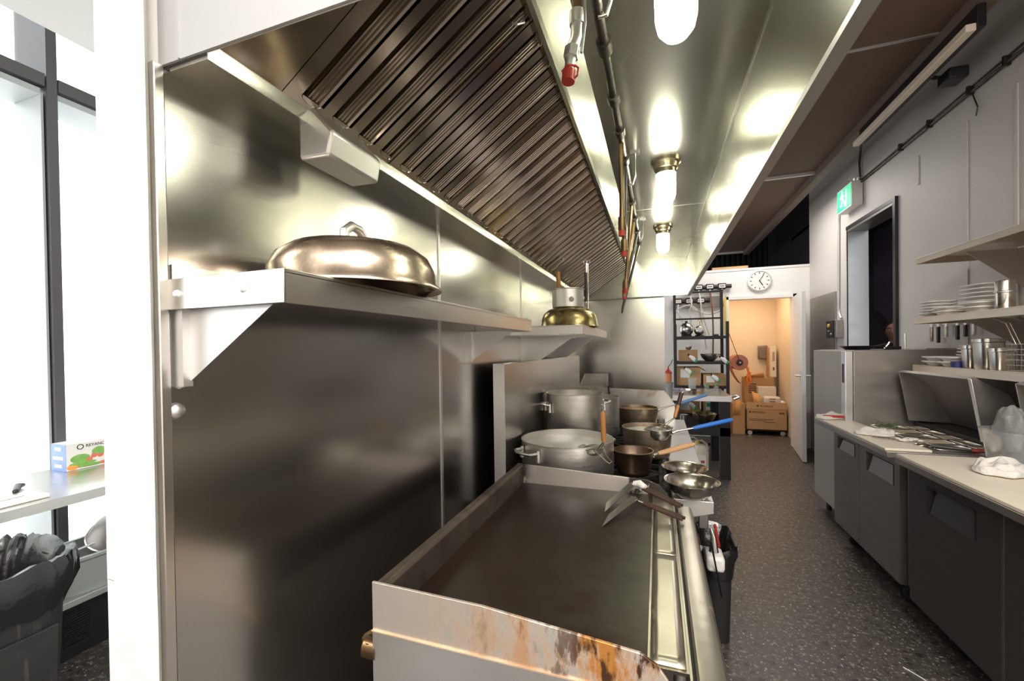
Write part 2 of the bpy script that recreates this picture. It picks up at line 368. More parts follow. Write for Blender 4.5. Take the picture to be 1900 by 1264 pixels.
# partition on the left: white painted end and steel cladding
pw = struct(MB().box(-.86, -.705, .43, 3.95, 0, 4.2).build('wall_left', M['paint'], smooth=0))
mb = MB()
for i, (a, b) in enumerate([(.43, 1.27), (1.275, 2.18), (2.185, 3.9)]): mb.box(-.706, -.70, a, b, 0, 2.0)
cl = mb.build('steel_cladding', M['steel_wall'], pw, bevel=.0015)
mb = MB()
for y in (1.272, 2.182): mb.box(-.7, -.697, y-.006, y+.006, .2, 2.0)
mb.build('seam_strip', M['steel_light'], pw)
mb = MB(); mb.box(-.705, -.690, .413, .428, 0, 1.88)
mb.build('corner_trim', M['steel'], pw, bevel=.002)
mb = MB(); mb.lathe([(0, .012), (.006, .011), (.011, .007), (.013, 0)], n=20, mtx=Matrix.Translation((-.70, .438, 1.362)) @ Matrix.Rotation(PI/2, 4, 'Y'))
mb.build('bolt', M['steel_light'], pw)
# painted post
post = MB(); vv = []; nz = 60
for i in range(nz+1):
    z = 4.2*i/nz
    j = lambda k: .0025*noise.noise(Vector((k*7.1, z*9, 0)))
    vv += [(-.784+j(1), .40, z), (-.686+j(2)*.5, .40, z), (-.700+j(3)*.5, .412, z), (-.784+j(4), .412, z)]
ff = [(4*i+k, 4*i+(k+1) % 4, 4*i+4+(k+1) % 4, 4*i+4+k) for i in range(nz) for k in range(4)]+[(0, 1, 2, 3), (4*nz+3, 4*nz+2, 4*nz+1, 4*nz)]
post.add(vv, ff); struct(post.build('trim_3', M['paint_post'], smooth=50))
t = MB().box(-.812, -.78, .404, .428, 1.10, 1.165).build('wall_plate', M['white_plastic'], bevel=.004)
tag(t, 'small white plastic plate fixed low on the left edge of the white post', 'plate')
t = MB().box(-.90, -.86, .62, .72, 1.33, 1.48).build('wall_box', M['white_plastic'], bevel=.006)
tag(t, 'white plastic box on the far side of the white post above the cling wrap', 'box')
# soffit above the prep room on the left
struct(MB().box(-1.49, -.87, -1.4, 6, 2.3, 4.2).build('ceiling_soffit', M['paint'], smooth=0))
# window wall
mb = MB(); mb.box(-3.6, -3.5, -3.2, 6, 0, 4.2)
struct(mb.build('wall_outer', M['paint'], smooth=0))
wy = [-2.6, -.67, 1.295, 3.3, 5.3]
for i in range(4):
    y0, y1 = wy[i], wy[i+1]
    wn = sthing('window_%d' % (i+1), (-3.2, (y0+y1)/2, 0))
    mb = MB(); mb.box(-3.22, -3.21, y0+.03, y1-.03, .35, 2.80); mb.box(-3.22, -3.21, y0+.03, y1-.03, 2.90, 4.1)
    mb.build('pane', M['pane'], wn, smooth=0)
    mb = MB()
    mb.box(-3.25, -2.95, y1-.020, y1+.022, .3, 4.2)
    mb.box(-3.02, -2.95, y0+.025, y1-.025, 2.83, 2.895)
    mb.build('window_frame', M['alu_frame'], wn, bevel=.003)
    mb = MB(); mb.box(-3.23, -2.97, y1-.036, y1-.026, .3, 2.8); mb.box(-3.23, -2.97, y0+.026, y1-.037, 2.79, 2.82)
    mb.build('reveal', M['alu_side'], wn)
struct(MB().box(-3.3, -3.0, -3.2, 6, 0, .35).build('window_sill', M['alu_side'], smooth=0))

# suspended brown ceiling panels
mb = MB(); mb.box(.45, 1.61, -1.0, 3.23, 3.30, 3.34); mb.box(.45, 1.61, 3.24, 5.33, 3.30, 3.34)
c1 = struct(mb.build('ceiling_panel', M['brown_panel'], smooth=0))
mb = MB(); mb.box(.45, 1.61, 3.225, 3.245, 3.292, 3.3); mb.box(.45, 1.61, 5.33, 5.36, 3.27, 3.34); mb.build('joint_strip', M['steel_light'], c1)
c2 = struct(MB().box(.45, 1.61, 5.42, 9.3, 3.30, 3.34).build('ceiling_panel', M['brown_panel'], smooth=0))
MB().box(.45, 1.61, 9.3, 9.32, 3.26, 3.34).build('joint_strip', M['steel_light'], c2)
mb = MB(); mb.box(1.612, 1.70, -1.0, 9.3, 3.22, 3.42)
struct(mb.build('trim_4', mat('taupe_ceiling_beam', (.20, .15, .12), 0, .6, .05, 3), bevel=.004))
t = thing('strip_light', 'long unlit cream strip light under the brown ceiling beam', 'ceiling light', (1.60, 3.58, 3.10))
MB().box(1.555, 1.60, 2.90, 4.26, 3.085, 3.125).build('diffuser', M['tube_cream'], t, bevel=.006)
MB().box(1.60, 1.64, 2.90, 4.26, 3.10, 3.22).build('housing', M['black_metal'], t, bevel=.003)
t = thing('spot_light', 'small black spotlight on an arm beside the strip light', 'ceiling light', (1.70, 3.5, 3.1))
MB().tube([(1.64, 3.46, 3.16), (1.72, 3.42, 3.12)], .012).build('arm', M['black_metal'], t)
MB().box(1.70, 1.80, 3.32, 3.44, 3.06, 3.13).build('lamp_head', M['black_metal'], t, bevel=.01)
# bulkhead behind the extractor at the far end
t = thing('roof_board', 'loose brown board lying on top of the back wall in the dark void', 'board', (1.0, 6.9, 2.56))
MB().box(.78, 1.25, 6.86, 6.96, 2.562, 2.60).build('board', M['wood_pale'], t)

# wall conduits, exit sign, control box
ct = thing('cable_conduit', 'thin grey conduit running high along the grey right wall with clips', 'conduit', (1.98, 4.2, 3.1))
mb = MB(); mb.tube([(1.985, .8, 3.12), (1.985, 5.30, 3.10)], .010, 8); mb.tube([(1.96, 1.2, 3.14), (1.985, 3.7, 3.14), (1.985, 5.25, 3.125)], .006, 8)
mb.tube([(1.98, 5.25, 3.10), (1.98, 5.27, 3.3), (1.98, 5.22, 3.5), (1.93, 5.18, 4.2)], .010, 8)
mb.build('conduit_pipe', M['iron'], ct)
for y in (2.9, 3.35, 3.66, 4.1, 4.5): MB().box(1.965, 2.0, y-.008, y+.008, 3.09, 3.15).build('conduit_clip', M['iron'], ct)
t = tag(MB().tube([(1.985, 5.45, 3.08), (1.985, 5.70, 3.03), (1.985, 5.80, 2.98), (1.985, 5.82, 2.9), (1.985, 5.84, 1.86), (1.985, 5.80, 1.78), (1.985, 5.76, 1.74)], .013, 10).build('control_conduit', M['steel_light']), 'pale metal conduit dropping from the exit sign to the control box', 'conduit')
t = tag(MB().tube([(1.99, 3.65, 3.09), (1.988, 3.60, 2.98), (1.99, 3.62, 2.93)], .004, 6).build('thin_wire', M['iron']), 'thin dark wire hanging from the conduit clip onto the wall strip', 'wire')
t = thing('exit_sign', 'lit green running man exit sign mounted above the doorway on the right wall', 'exit sign', (1.94, 5.42, 2.9))
MB().box(1.90, 1.995, 5.24, 5.60, 2.87, 3.12).build('housing', M['white_plastic'], t, bevel=.004)
MB().box(1.897, 1.8995, 5.25, 5.59, 2.885, 3.105).build('sign_face', M['exit_green'], t)
MB().box(1.901, 1.994, 5.236, 5.239, 2.885, 3.105).build('side_face', M['white_plastic'], t)
mb = MB(); xx = 1.8955
def fig(p): mb.prism(p, 1.8945, 1.8965, 'x')
fig([(5.475, 3.09), (5.445, 3.09), (5.445, 3.062), (5.475, 3.062)])
fig([(5.48, 3.055), (5.44, 3.05), (5.425, 2.985), (5.455, 2.985)])
fig([(5.475, 3.05), (5.51, 3.02), (5.505, 3.01), (5.468, 3.035)])
fig([(5.44, 3.045), (5.40, 3.03), (5.40, 3.02), (5.445, 3.03)])
fig([(5.455, 2.99), (5.475, 2.95), (5.51, 2.94), (5.51, 2.925), (5.465, 2.93), (5.435, 2.985)])
fig([(5.44, 2.99), (5.41, 2.955), (5.415, 2.91), (5.40, 2.91), (5.39, 2.96), (5.425, 2.99)])
fig([(5.37, 3.08), (5.35, 3.08), (5.35, 2.90), (5.37, 2.90)])
mb.build('running_man_symbol', M['exit_white'], t)
t = thing('emergency_lamp', 'round clear emergency lamp on top of the exit sign', 'lamp', (1.95, 5.27, 3.13))
MB().ball((1.93, 5.27, 3.165), .045).build('lamp_lens', M['clear'], t)
MB().lathe([(0, -.01), (.03, -.01), (.035, .02), (0, .02)], 1.96, 5.27, 3.13, 16).build('lamp_base', M['steel_light'], t)
t = thing('control_box', 'small black and grey control box on the wall left of the doorway', 'control box', (1.95, 5.93, 1.62))
MB().box(1.93, 1.999, 5.74, 6.0, 1.52, 1.72).build('housing', M['steel_cab'], t, bevel=.004)
MB().box(1.915, 1.93, 5.80, 6.0, 1.52, 1.72).build('front_panel', M['black_plastic'], t, bevel=.004)
MB().lathe([(0, 0), (.022, 0), (.02, .012), (0, .012)], n=16, mtx=Matrix.Translation((1.915, 5.91, 1.665)) @ Matrix.Rotation(-PI/2, 4, 'Y')).build('dial', M['yellow'], t)
MB().box(1.911, 1.915, 5.83, 5.86, 1.56, 1.575).build('switch', M['white_plastic'], t)
MB().box(1.911, 1.915, 5.89, 5.95, 1.60, 1.605).build('switch', M['white_plastic'], t)
t = tag(MB().box(1.985, 1.998, 5.93, 6.80, 1.05, 2.07).build('wall_sheet', M['steel_cab'], bevel=.002), 'grey steel sheet fixed to the right wall beside the open white door', 'steel sheet')
# clock
t = thing('wall_clock', 'round white wall clock above the store room doorway', 'clock', (1.38, 6.84, 2.37))
R90 = Matrix.Translation((1.385, 6.848, 2.365)) @ Matrix.Rotation(PI/2, 4, 'X')
MB().lathe([(0, 0), (.150, 0), (.155, .012), (.152, .035), (.138, .038), (.134, .022), (0, .022)], n=48, mtx=R90).build('clock_case', M['steel_light'], t)
MB().lathe([(0, .023), (.134, .023), (.134, .024), (0, .0245)], n=40, mtx=R90).build('clock_face', M['paper'], t)
for k in range(12):
    a = k*PI/6; MB().box(-.005, .005, .100, .122, .025, .027, R90 @ Matrix.Rotation(a, 4, 'Z')).build('hour_mark', M['ink'], t)
mb = MB(); mb.box(-.004, .004, -.01, .10, .028, .030, R90 @ Matrix.Rotation(-.55, 4, 'Z')); mb.box(-.005, .005, -.01, .075, .031, .033, R90 @ Matrix.Rotation(-2.6, 4, 'Z'))
mb.build('clock_hand', M['ink'], t)
# ------------------------------------------------------------------ extractor hood
HY0, HY1, HZ, HT, HX = .432, 3.80, 1.88, 2.20, .245
h = thing('exhaust_hood', 'long stainless extractor hood with baffle filters above griddle and range', 'extractor hood', (-.23, 2.1, 1.88))
MB().box(-.70, HX, HY0-.002, HY0, HZ, HT+.5).build('end_panel', M['steel_light'], h)
mb = MB(); mb.box(-.70, HX, HY0-.006, HY0-.0025, HZ, HT+.5); mb.box(-.655, -.652, HY0-.008, HY0-.006, HZ, HT+.5)
mb.build('end_skirt', mat('pale_hood_side', (.42, .42, .42), .35, .5, .04, 3), h)
MB().box(-.70, HX, HY1, HY1+.002, HZ, HT).build('end_panel', M['steel_hood'], h)
MB().box(HX, HX+.003, HY0, HY1, HZ, HT).build('front_panel', M['steel_hood'], h)
mb = MB(); mb.box(HX-.006, HX+.018, HY0, HY1, HZ-.012, HZ)
mb.build('front_lip', M['steel_light'], h)
MB().box(HX+.003, HX+.018, HY0, HY1, HZ, HT+.5).build('front_skin', M['steel_light'], h)
mb = MB(); mb.box(-.18, HX, HY0, HY1, HT, HT+.003); mb.build('top_panel', M['steel_hood'], h)
mb = MB(); mb.box(HX-.004, HX, HY0, HY1, HT-.002, HT)
for y in (2.42,): mb.box(-.18, HX, y-.001, y+.001, HT-.0015, HT)
mb.build('seam_strip', M['steel'], h)
mb = MB(); mb.prism([(-.18, HT), (-.228, 2.15), (-.232, 2.15), (-.232, 2.12), (-.222, 2.12), (-.222, 2.145), (-.17, HT)], HY0, HY1); mb.build('filter_rail', M['steel_hood'], h)
mb = MB(); mb.prism([(-.70, 1.872), (-.605, 1.872), (-.602, 1.885), (-.602, 1.912), (-.606, 1.912), (-.606, 1.877), (-.70, 1.877)], HY0, HY1)
mb.build('grease_gutter', M['steel_hood'], h)
MB().box(-.613, -.595, HY0, HY1, 1.905, 1.915).build('gutter_lip', M['steel_light'], h, bevel=.003)
# filters
FA = Vector((-.606, 0, 1.893)); FB = Vector((-.226, 0, 2.148)); FL = (FB-FA).length; fd = (FB-FA)/FL; fnm = Vector((fd.z, 0, -fd.x))
def fmb_point(s, y, hh): q = FA+fd*s+fnm*hh; return (q.x, y, q.z)
def filt():
    mb = MB()
    def slab(s0, s1, y0, y1, h0, h1): 
        v = [fmb_point(s, y, hh) for hh in (h0, h1) for y in (y0, y1) for s in (s0, s1)]
        mb.add(v, [(0, 2, 3, 1), (4, 5, 7, 6), (0, 1, 5, 4), (2, 6, 7, 3), (0, 4, 6, 2), (1, 3, 7, 5)])
    W = .298; ns = 4; p = W/ns
    slab(0, .022, 0, W, -.02, 0); slab(FL-.022, FL, 0, W, -.02, 0)
    slab(0, FL, 0, .006, -.02, .001); slab(0, FL, W-.006, W, -.02, .001)
    for k in range(ns):
        y = k*p
        slab(.022, FL-.022, y+.006, y+.030, -.006, 0)      # raised flat
        # ridged half-round channel: profile polyline extruded along s
        pr = [(y+.030, 0), (y+.030, -.019), (y+.041, -.019), (y+.0425, -.008)]
        yy = y+.0425
        for r_ in range(3):
            pr += [(yy+.002, -.004), (yy+.0055, -.004), (yy+.0075, -.010)]; yy += .0085
        pr += [(yy+.002, -.003), (y+.0735, 0)]
        for (ya, ha), (yb, hb) in zip(pr, pr[1:]):
            mb.add([fmb_point(.022, ya, ha), fmb_point(FL-.022, ya, ha), fmb_point(FL-.022, yb, hb), fmb_point(.022, yb, hb)], [(0, 1, 2, 3)])
        for s_end, sg in ((.022, 1), (FL-.022, -1)):
            ring = []; n = 10
            # rounded end cap of the channel
            c = y+.052; v = [fmb_point(s_end-sg*.0, c, -.022)]
            for i in range(n+1):
                a = -PI/2+PI*i/n
                v.append(fmb_point(s_end-sg*.010*math.cos(a), c+.0215*math.sin(a), .0015))
            mb.add(v, [(0, i, i+1) for i in range(1, n+1)])
    return mb
y = .556; fmesh = None; k = 0
while y < 3.62:
    if fmesh is None:
        fo = filt().build('filter', M['steel_dark'], h, smooth=30); fmesh = fo
        base_loc = fo.location.copy()
    else:
        fo = fmesh.copy(); col.objects.link(fo); fo.parent = h
    fo.location = (0, y, 0) if True else 0
    y += .302; k += 1
fend = y
mb = MB()
for a, b in ((HY0, .555), (fend, HY1)):
    v = [fmb_point(s, yy, hh) for hh in (-.004, 0) for yy in (a, b) for s in (0, FL)]
    mb.add(v, [(0, 2, 3, 1), (4, 5, 7, 6), (0, 1, 5, 4), (2, 6, 7, 3), (0, 4, 6, 2), (1, 3, 7, 5)])
v = [fmb_point(s, yy, hh) for hh in (-.032, -.028) for yy in (HY0, HY1) for s in (0, FL)]
mb.add(v, [(0, 2, 3, 1), (4, 5, 7, 6), (0, 1, 5, 4), (2, 6, 7, 3), (0, 4, 6, 2), (1, 3, 7, 5)])
mb.build('blank_panel', M['steel_dark'], h)
for sa, ya in ((.40, .82), (.10, 2.35)): MB().tube([fmb_point(sa, ya, .002), fmb_point(sa+.006, ya, .012), fmb_point(sa+.02, ya+.01, .012), fmb_point(sa+.025, ya+.01, .002)], .002, 6).build('filter_handle', M['steel_light'], h)
mb = MB(); mb.prism([(-.628, 1.808), (-.56, 1.806), (-.55, 1.85), (-.60, 1.905), (-.628, 1.90)], .615, .76)
mb.build('grease_cup', M['steel_light'], h, bevel=.006)

lamp0 = thing('hood_lamp', 'nearest of the three glowing hood lamps, cut by the top of the photo', 'lamp', (.04, .86, HT), 'hood lamps')
MB().lathe([(0, 0), (.058, 0), (.058, -.008), (.050, -.014), (.046, -.03), (.040, -.034), (.040, -.05), (0, -.05)], .04, .86, HT, 28).build('lamp_base', mat('brassy_lamp_base', (.50, .42, .30), 1, .3), lamp0)
MB().lathe([(0, -.05), (.0375, -.05), (.0385, -.09), (.0375, -.13), (.033, -.150), (.022, -.164), (0, -.170)], .04, .86, HT, 28).build('globe', M['globe'], lamp0)
dup(lamp0, (.04, 1.83, HT), label='middle one of the three glowing jar lamps in the hood, above the range')
dup(lamp0, (.04, 2.80, HT), label='farthest and smallest of the three glowing jar lamps in the hood')

# fire suppression piping
t = thing('suppression_pipe', 'dark greasy pipe running along the inside of the hood with hanging drops', 'pipe', (-.10, 1.7, 2.09))
mb = MB(); mb.tube([(-.10, .45, 2.09), (-.10, 2.78, 2.10)], .010, 12)
for y in (.92, 1.12, 1.30, 1.5, 1.95, 2.2, 2.45, 2.74): mb.tube([(-.10, y-.018, 2.093), (-.10, y+.018, 2.093)], .016, 12)
mb.build('main_pipe', M['iron'], t)
mb = MB()
for y in (.82, 1.7, 2.6): mb.tube([(-.10, y, 2.08), (-.085, y, 2.08), (-.075, y, 2.11), (-.075, y, 2.20)], .004, 8); mb.box(-.092, -.058, y-.012, y+.012, 2.192, 2.20)
mb.build('pipe_hanger', M['steel'], t)
for (y, xb, yb, zb, mm) in ((1.36, -.100, 1.34, 1.80, 'copper'), (1.52, -.105, 1.50, 1.77, 'iron'), (1.95, -.13, 1.93, 1.70, 'copper'), (2.2, -.15, 2.15, 1.72, 'copper'), (2.45, -.17, 2.40, 1.72, 'iron')):
    dp = MB().tube([(-.10, y, 2.085), (xb, yb, zb+.03)], .0075, 10).build('pipe_drop', M[mm], t)
    MB().tube([(xb, yb, zb+.05), (xb, yb, zb+.01)], .011, 10).build('nozzle', M['copper'], dp)
    MB().tube([(xb, yb, zb+.012), (xb, yb, zb-.008)], .010, 10).build('nozzle_cap', M['red'], dp)
MB().tube([(-.10, 2.74, 2.09), (-.20, 2.70, 1.70), (-.205, 2.69, 1.66)], .008, 10, radii=[.008, .008, .005]).build('slanted_probe', M['iron'], t)
t = thing('hood_nozzle', 'short copper pipe with grey elbow and red cap at the near hood end', 'pipe nozzle', (-.14, .80, 2.2))
MB().tube([(-.135, .80, 2.20), (-.137, .80, 2.07)], .009, 12).build('copper_pipe', M['copper'], t)
mb = MB(); mb.tube([(-.137, .80, 2.085), (-.137, .80, 2.06)], .0145, 12); mb.tube([(-.137, .80, 2.06), (-.138, .795, 2.03), (-.145, .785, 2.005)], .012, 12); mb.tube([(-.144, .786, 2.01), (-.147, .784, 1.99)], .0145, 6); mb.tube([(-.147, .784, 1.99), (-.150, .782, 1.965)], .010, 12)
mb.build('elbow', M['steel_light'], t)
mb = MB(); mb.tube([(-.150, .782, 1.965), (-.152, .780, 1.945)], .0125, 14); mb.tube([(-.140, .782, 1.975), (-.132, .780, 1.966), (-.134, .778, 1.952), (-.145, .778, 1.945)], .002, 6)
mb.tube([(-.163, .782, 1.968), (-.150, .770, 1.970), (-.138, .780, 1.972)], .0025, 6)
mb.build('red_cap', M['red'], t)
mb = MB(); mb.tube([(-.122, .80, 2.2), (-.122, .798, 2.06), (-.128, .79, 2.0)], .003, 6); mb.build('thin_wire', M['steel_light'], t)

# back steel panel at the far end of the line
t = struct(MB().box(-.70, .062, 3.86, 3.88, .0, 1.875).build('wall_screen', M['steel_wall'], bevel=.002))
struct(MB().box(-.69, .055, 3.885, 3.95, 0, 1.9).build('wall_screen_core', M['paint'], smooth=0))
# gas hook-up block
# ------------------------------------------------------------------ wall shelves
SF, SZ = -.462, 1.557
t = thing('wall_shelf', 'long steel wall shelf carrying the big domed lid', 'shelf', (-.58, 1.0, SZ))
mb = MB(); mb.box(-.70, SF, .426, 1.565, SZ-.003, SZ)
mb.box(SF-.002, SF, .424, 1.57, SZ-.042, SZ+.004); mb.box(-.70, SF, .424, .427, SZ-.042, SZ+.004); mb.box(-.70, SF, 1.567, 1.57, SZ-.042, SZ)
mb.build('shelf_board', M['steel'], t, bevel=.0012)
MB().box(-.699, -.692, .433, 1.566, SZ, SZ+.028).build('back_lip', M['steel'], t)
for y in (.445, 1.477):
    mb = MB(); mb.prism([(-.70, SZ-.04), (-.505, SZ-.04), (-.685, 1.40), (-.70, 1.395)], y-.001, y+.001); mb.box(-.70, -.672, y-.012, y+.002, 1.40, SZ-.04)
    mb.build('bracket', M['steel_light'], t)
for xx in (-.667, -.536): MB().lathe([(0, .005), (.004, .004), (.006, 0)], n=14, mtx=Matrix.Translation((xx, .424, SZ-.019)) @ Matrix.Rotation(PI/2, 4, 'X')).build('rivet', M['white_plastic'], t)
t = thing('wall_shelf', 'second steel wall shelf farther along, under the yellowed lid and steel pot', 'shelf', (-.58, 2.9, SZ))
S2 = -.335
mb = MB(); mb.box(-.70, S2, 2.0, 3.0, SZ-.003, SZ); mb.box(S2-.002, S2, 2.0, 3.0, SZ-.042, SZ+.003); mb.box(-.70, S2, 2.0, 2.003, SZ-.042, SZ+.003)
mb.build('shelf_board', M['steel_light'], t, bevel=.0012)
for y in (2.19, 2.9):
    mb = MB(); mb.prism([(-.70, SZ-.04), (-.40, SZ-.04), (-.69, 1.325), (-.70, 1.32)], y-.001, y+.001); mb.build('bracket', M['steel_light'], t)

# domed lids, pot, tongs
def dome_lid(name, label, m, c, r, hh, knob, rz=0):
    t = thing(name, label, 'lid', c)
    P = [(0, hh), (r*.45, hh*.985), (r*.70, hh*.90), (r*.85, hh*.70), (r*.92, hh*.42), (r*.94, hh*.12), (r, .004), (r, 0), (r*.93, .001), (r*.90, hh*.12), (r*.88, hh*.40), (r*.81, hh*.68), (r*.66, hh*.86), (r*.42, hh*.955), (0, hh*.965)]
    MB().lathe(P, *c, 56).build('lid_dome', m, t, smooth=60)
    if knob:
        mb = MB(); x, y, z = c
        mb.tube([(x, y-.03, z+hh-.002), (x, y-.028, z+hh+.022), (x, y-.010, z+hh+.036), (x, y+.012, z+hh+.034), (x, y+.028, z+hh+.018), (x, y+.03, z+hh-.002)], .009, 12)
        mb.build('loop_handle', M['steel_light'], t)
    return t
t = dome_lid('domed_lid', 'large brown-tinged domed steel lid with a loop handle on the near shelf', M['brass_steel'], (-.537, .655, SZ+.005), .160, .085, True)
dome_lid('domed_lid', 'smaller yellowed domed steel lid on the far shelf beneath a pot', M['gold_steel'], (-.46, 2.30, SZ+.004), .164, .108, False)
c = (-.465, 2.30, SZ+.1125)
t = thing('steel_pot', 'short straight steel pot standing on the yellowed domed lid', 'pot', c)
MB().lathe([(0, 0), (.083, 0), (.086, .004), (.086, .096), (.091, .099), (.091, .102), (.083, .101), (.083, .006), (0, .005)], *c, 40).build('pot_body', M['steel_light'], t)
MB().lathe([(0, .012), (.012, .010), (.014, 0), (0, 0)], n=16, mtx=Matrix.Translation((-.430, 2.220, c[2]+.04)) @ Matrix.Rotation(PI/2, 4, 'X')).build('handle_stub', M['steel_cab'], t)
tt = MB().tube([(-.47, 2.27, SZ+.120), (-.505, 2.262, SZ+.20), (-.512, 2.262, SZ+.31)], .012, 10, radii=[.009, .012, .012]).build('wooden_handle', M['wood'], None)
tag(tt, 'orange wooden handle sticking up out of the steel pot on the shelf', 'utensil')
t = thing('hanging_tongs', 'steel tongs with dark grips hanging on the far side of the steel pot', 'tongs', (-.37, 2.34, SZ+.1))
mb = MB(); mb.tube([(-.372, 2.35, SZ+.14), (-.370, 2.35, SZ+.36)], .004, 8); mb.tube([(-.362, 2.352, SZ+.06), (-.362, 2.352, SZ+.36)], .0035, 8)
for k in (-1, 1): mb.tube([(-.367+k*.008+.010*math.cos(a*PI/6), 2.35, SZ+.37+.010*math.sin(a*PI/6)) for a in range(13)], .0025, 6)
mb.build('tong_arm', M['steel_shiny'], t)
MB().tube([(-.373, 2.349, SZ+.15), (-.372, 2.349, SZ+.31)], .0085, 8).build('grip', M['black_plastic'], t)

# ------------------------------------------------------------------ griddle
g = thing('griddle', 'large flat gas griddle with brown seasoned plate and grease stained steel splash guard', 'griddle', (-.2, 1.12, 0))
GZ = .92
MB().box(-.505, -.022, .685, 1.575, GZ-.02, GZ).build('griddle_plate', M['griddle'], g)
mb = MB(); mb.prism([(-.530, .90), (-.505, .90), (-.505, .985), (-.512, .993), (-.530, .993)], .684, 1.577); mb.build('back_splash', M['splash_in'], g, bevel=.0015)
def side_poly(zt): return [(-.530, .895), (.028, .895), (.028, .915), (.012, .935), (-.005, .958), (-.030, .972), (-.30, zt-.004), (-.530, zt)]
mb = MB(); mb.prism(side_poly(1.0), .676, .682); mb.build('near_splash', M['splash'], g, bevel=.001)
mb = MB(); mb.prism([(-.530, .90), (.03, .90), (.03, .925), (.0, .955), (-.04, .970), (-.530, .993)], 1.577, 1.585); mb.build('far_splash', M['splash_far'], g, bevel=.001)
MB().box(-.530, .105, .674, .682, .40, .906).build('side_panel', M['steel_light'], g, bevel=.002)
MB().box(-.530, -.524, .682, 1.585, .40, .90).build('rear_panel', M['steel_cab'], g)
mb = MB(); mb.box(-.531, .02, .6725, .676, .9055, .9075)
mb.build('seam_flange', mat('rust_edged_flange', (.70, .50, .34), .6, .5, .3, 12), g)
mb = MB(); mb.box(-.022, .046, .74, 1.58, GZ-.016, GZ-.010); mb.box(-.022, -.019, .69, 1.58, GZ-.10, GZ-.004); 
mb.box(.044, .048, .69, 1.58, GZ-.10, GZ-.004)
tr = mb.build('grease_trough', M['trough'], g)
mb = MB()
for y0, y1 in ((.745, 1.14), (1.145, 1.46)):
    n = 14
    vs = []; fs = []
    for i in range(n+1):
        for j in range(5):
            xx = -.018+.058*j/4; yy = y0+(y1-y0)*i/n
            vs.append((xx, yy, GZ-.007+.0022*noise.noise(Vector((xx*30, yy*9, 0)))))
    fs = [(i*5+j, i*5+j+1, (i+1)*5+j+1, (i+1)*5+j) for i in range(n) for j in range(4)]
    mb.add(vs, fs)
mb.build('trough_cover', M['trough'], g, solid=.002)
MB().box(.048, .054, .69, 1.585, .86, GZ-.012).build('trough_gap', M['castiron'], g)
mb = MB(); mb.prism([(.054, .86), (.054, .916), (.058, .920), (.088, .920), (.098, .915), (.104, .902), (.108, .86), (.110, .70), (.10, .70), (.10, .86)], .682, 1.49)
mb.build('front_rail', M['trough'], g)
MB().box(.092, .10, .682, 1.585, .40, .70).build('front_panel', M['steel_cab'], g)
mb = MB()
for x, y in ((-.48, .74), (.06, .74), (-.48, 1.52), (.06, 1.52)): mb.tube([(x, y, 0), (x, y, .41)], .022, 12)
mb.build('leg', M['steel_light'], g)
mb = MB(); mb.tube([(-.525, .69, .86), (-.555, .69, .86)], .020, 12); mb.tube([(-.545, .70, .875), (-.545, .70, .845)], .024, 12)
mb.build('gas_fitting', M['copper'], g)

def turner(label, a, b, blade):
    t = thing('griddle_turner', label, 'turner', a, 'griddle turners')
    a = Vector(a); b = Vector(b); d = (b-a).normalized(); s = d.cross(Vector((0, 0, 1))).normalized(); u = s.cross(d)
    mb = MB()
    for k in (-1, 1):
        mb.tube([a+s*.007*k, a+d*(b-a).length*.5+s*.0085*k, b+s*.007*k], .0055, 8)
    mb.build('grip', M['wood_dark'], t)
    mb = MB(); q = [a+s*.012, a-s*.012, b-s*.012, b+s*.012]; mb.add([p+u*h_ for h_ in (-.0015, .0015) for p in q], [(0, 1, 2, 3), (7, 6, 5, 4), (0, 4, 5, 1), (1, 5, 6, 2), (2, 6, 7, 3), (3, 7, 4, 0)])
    mb.tube([b, b+d*.025, Vector(blade[3])*.5+Vector(blade[2])*.5], .004, 8)
    mb.build('tang', M['steel_shiny'], t)
    mb = MB(); bl = [Vector(p) for p in blade]; n_ = Vector((0, 0, .0006)); mb.add([p-n_ for p in bl]+[p+n_ for p in bl], [(0, 1, 2, 3), (7, 6, 5, 4), (0, 4, 5, 1), (1, 5, 6, 2), (2, 6, 7, 3), (3, 7, 4, 0)])
    mb.build('blade', M['steel'], t)
turner('front griddle turner with dark riveted grip and wide steel blade on the plate', (.068, 1.345, .934), (-.045, 1.412, .945), [(-.160, 1.245, .9225), (-.150, 1.335, .926), (-.088, 1.455, .950), (-.066, 1.425, .952)])
turner('rear griddle turner with pale cloth-wrapped neck beside the far splash guard', (.066, 1.445, .936), (-.050, 1.520, .958), [(-.165, 1.355, .924), (-.168, 1.43, .927), (-.100, 1.545, .966), (-.078, 1.515, .967)])
mb = MB(); mb.tube([(-.085, 1.535, .968), (-.065, 1.530, .970), (-.045, 1.515, .962)], .011, 12, radii=[.008, .013, .010])
tag(mb.build('paper_scrap', M['cloth']), 'crumpled white scrap wrapped round the neck of the rear griddle turner', 'scrap')

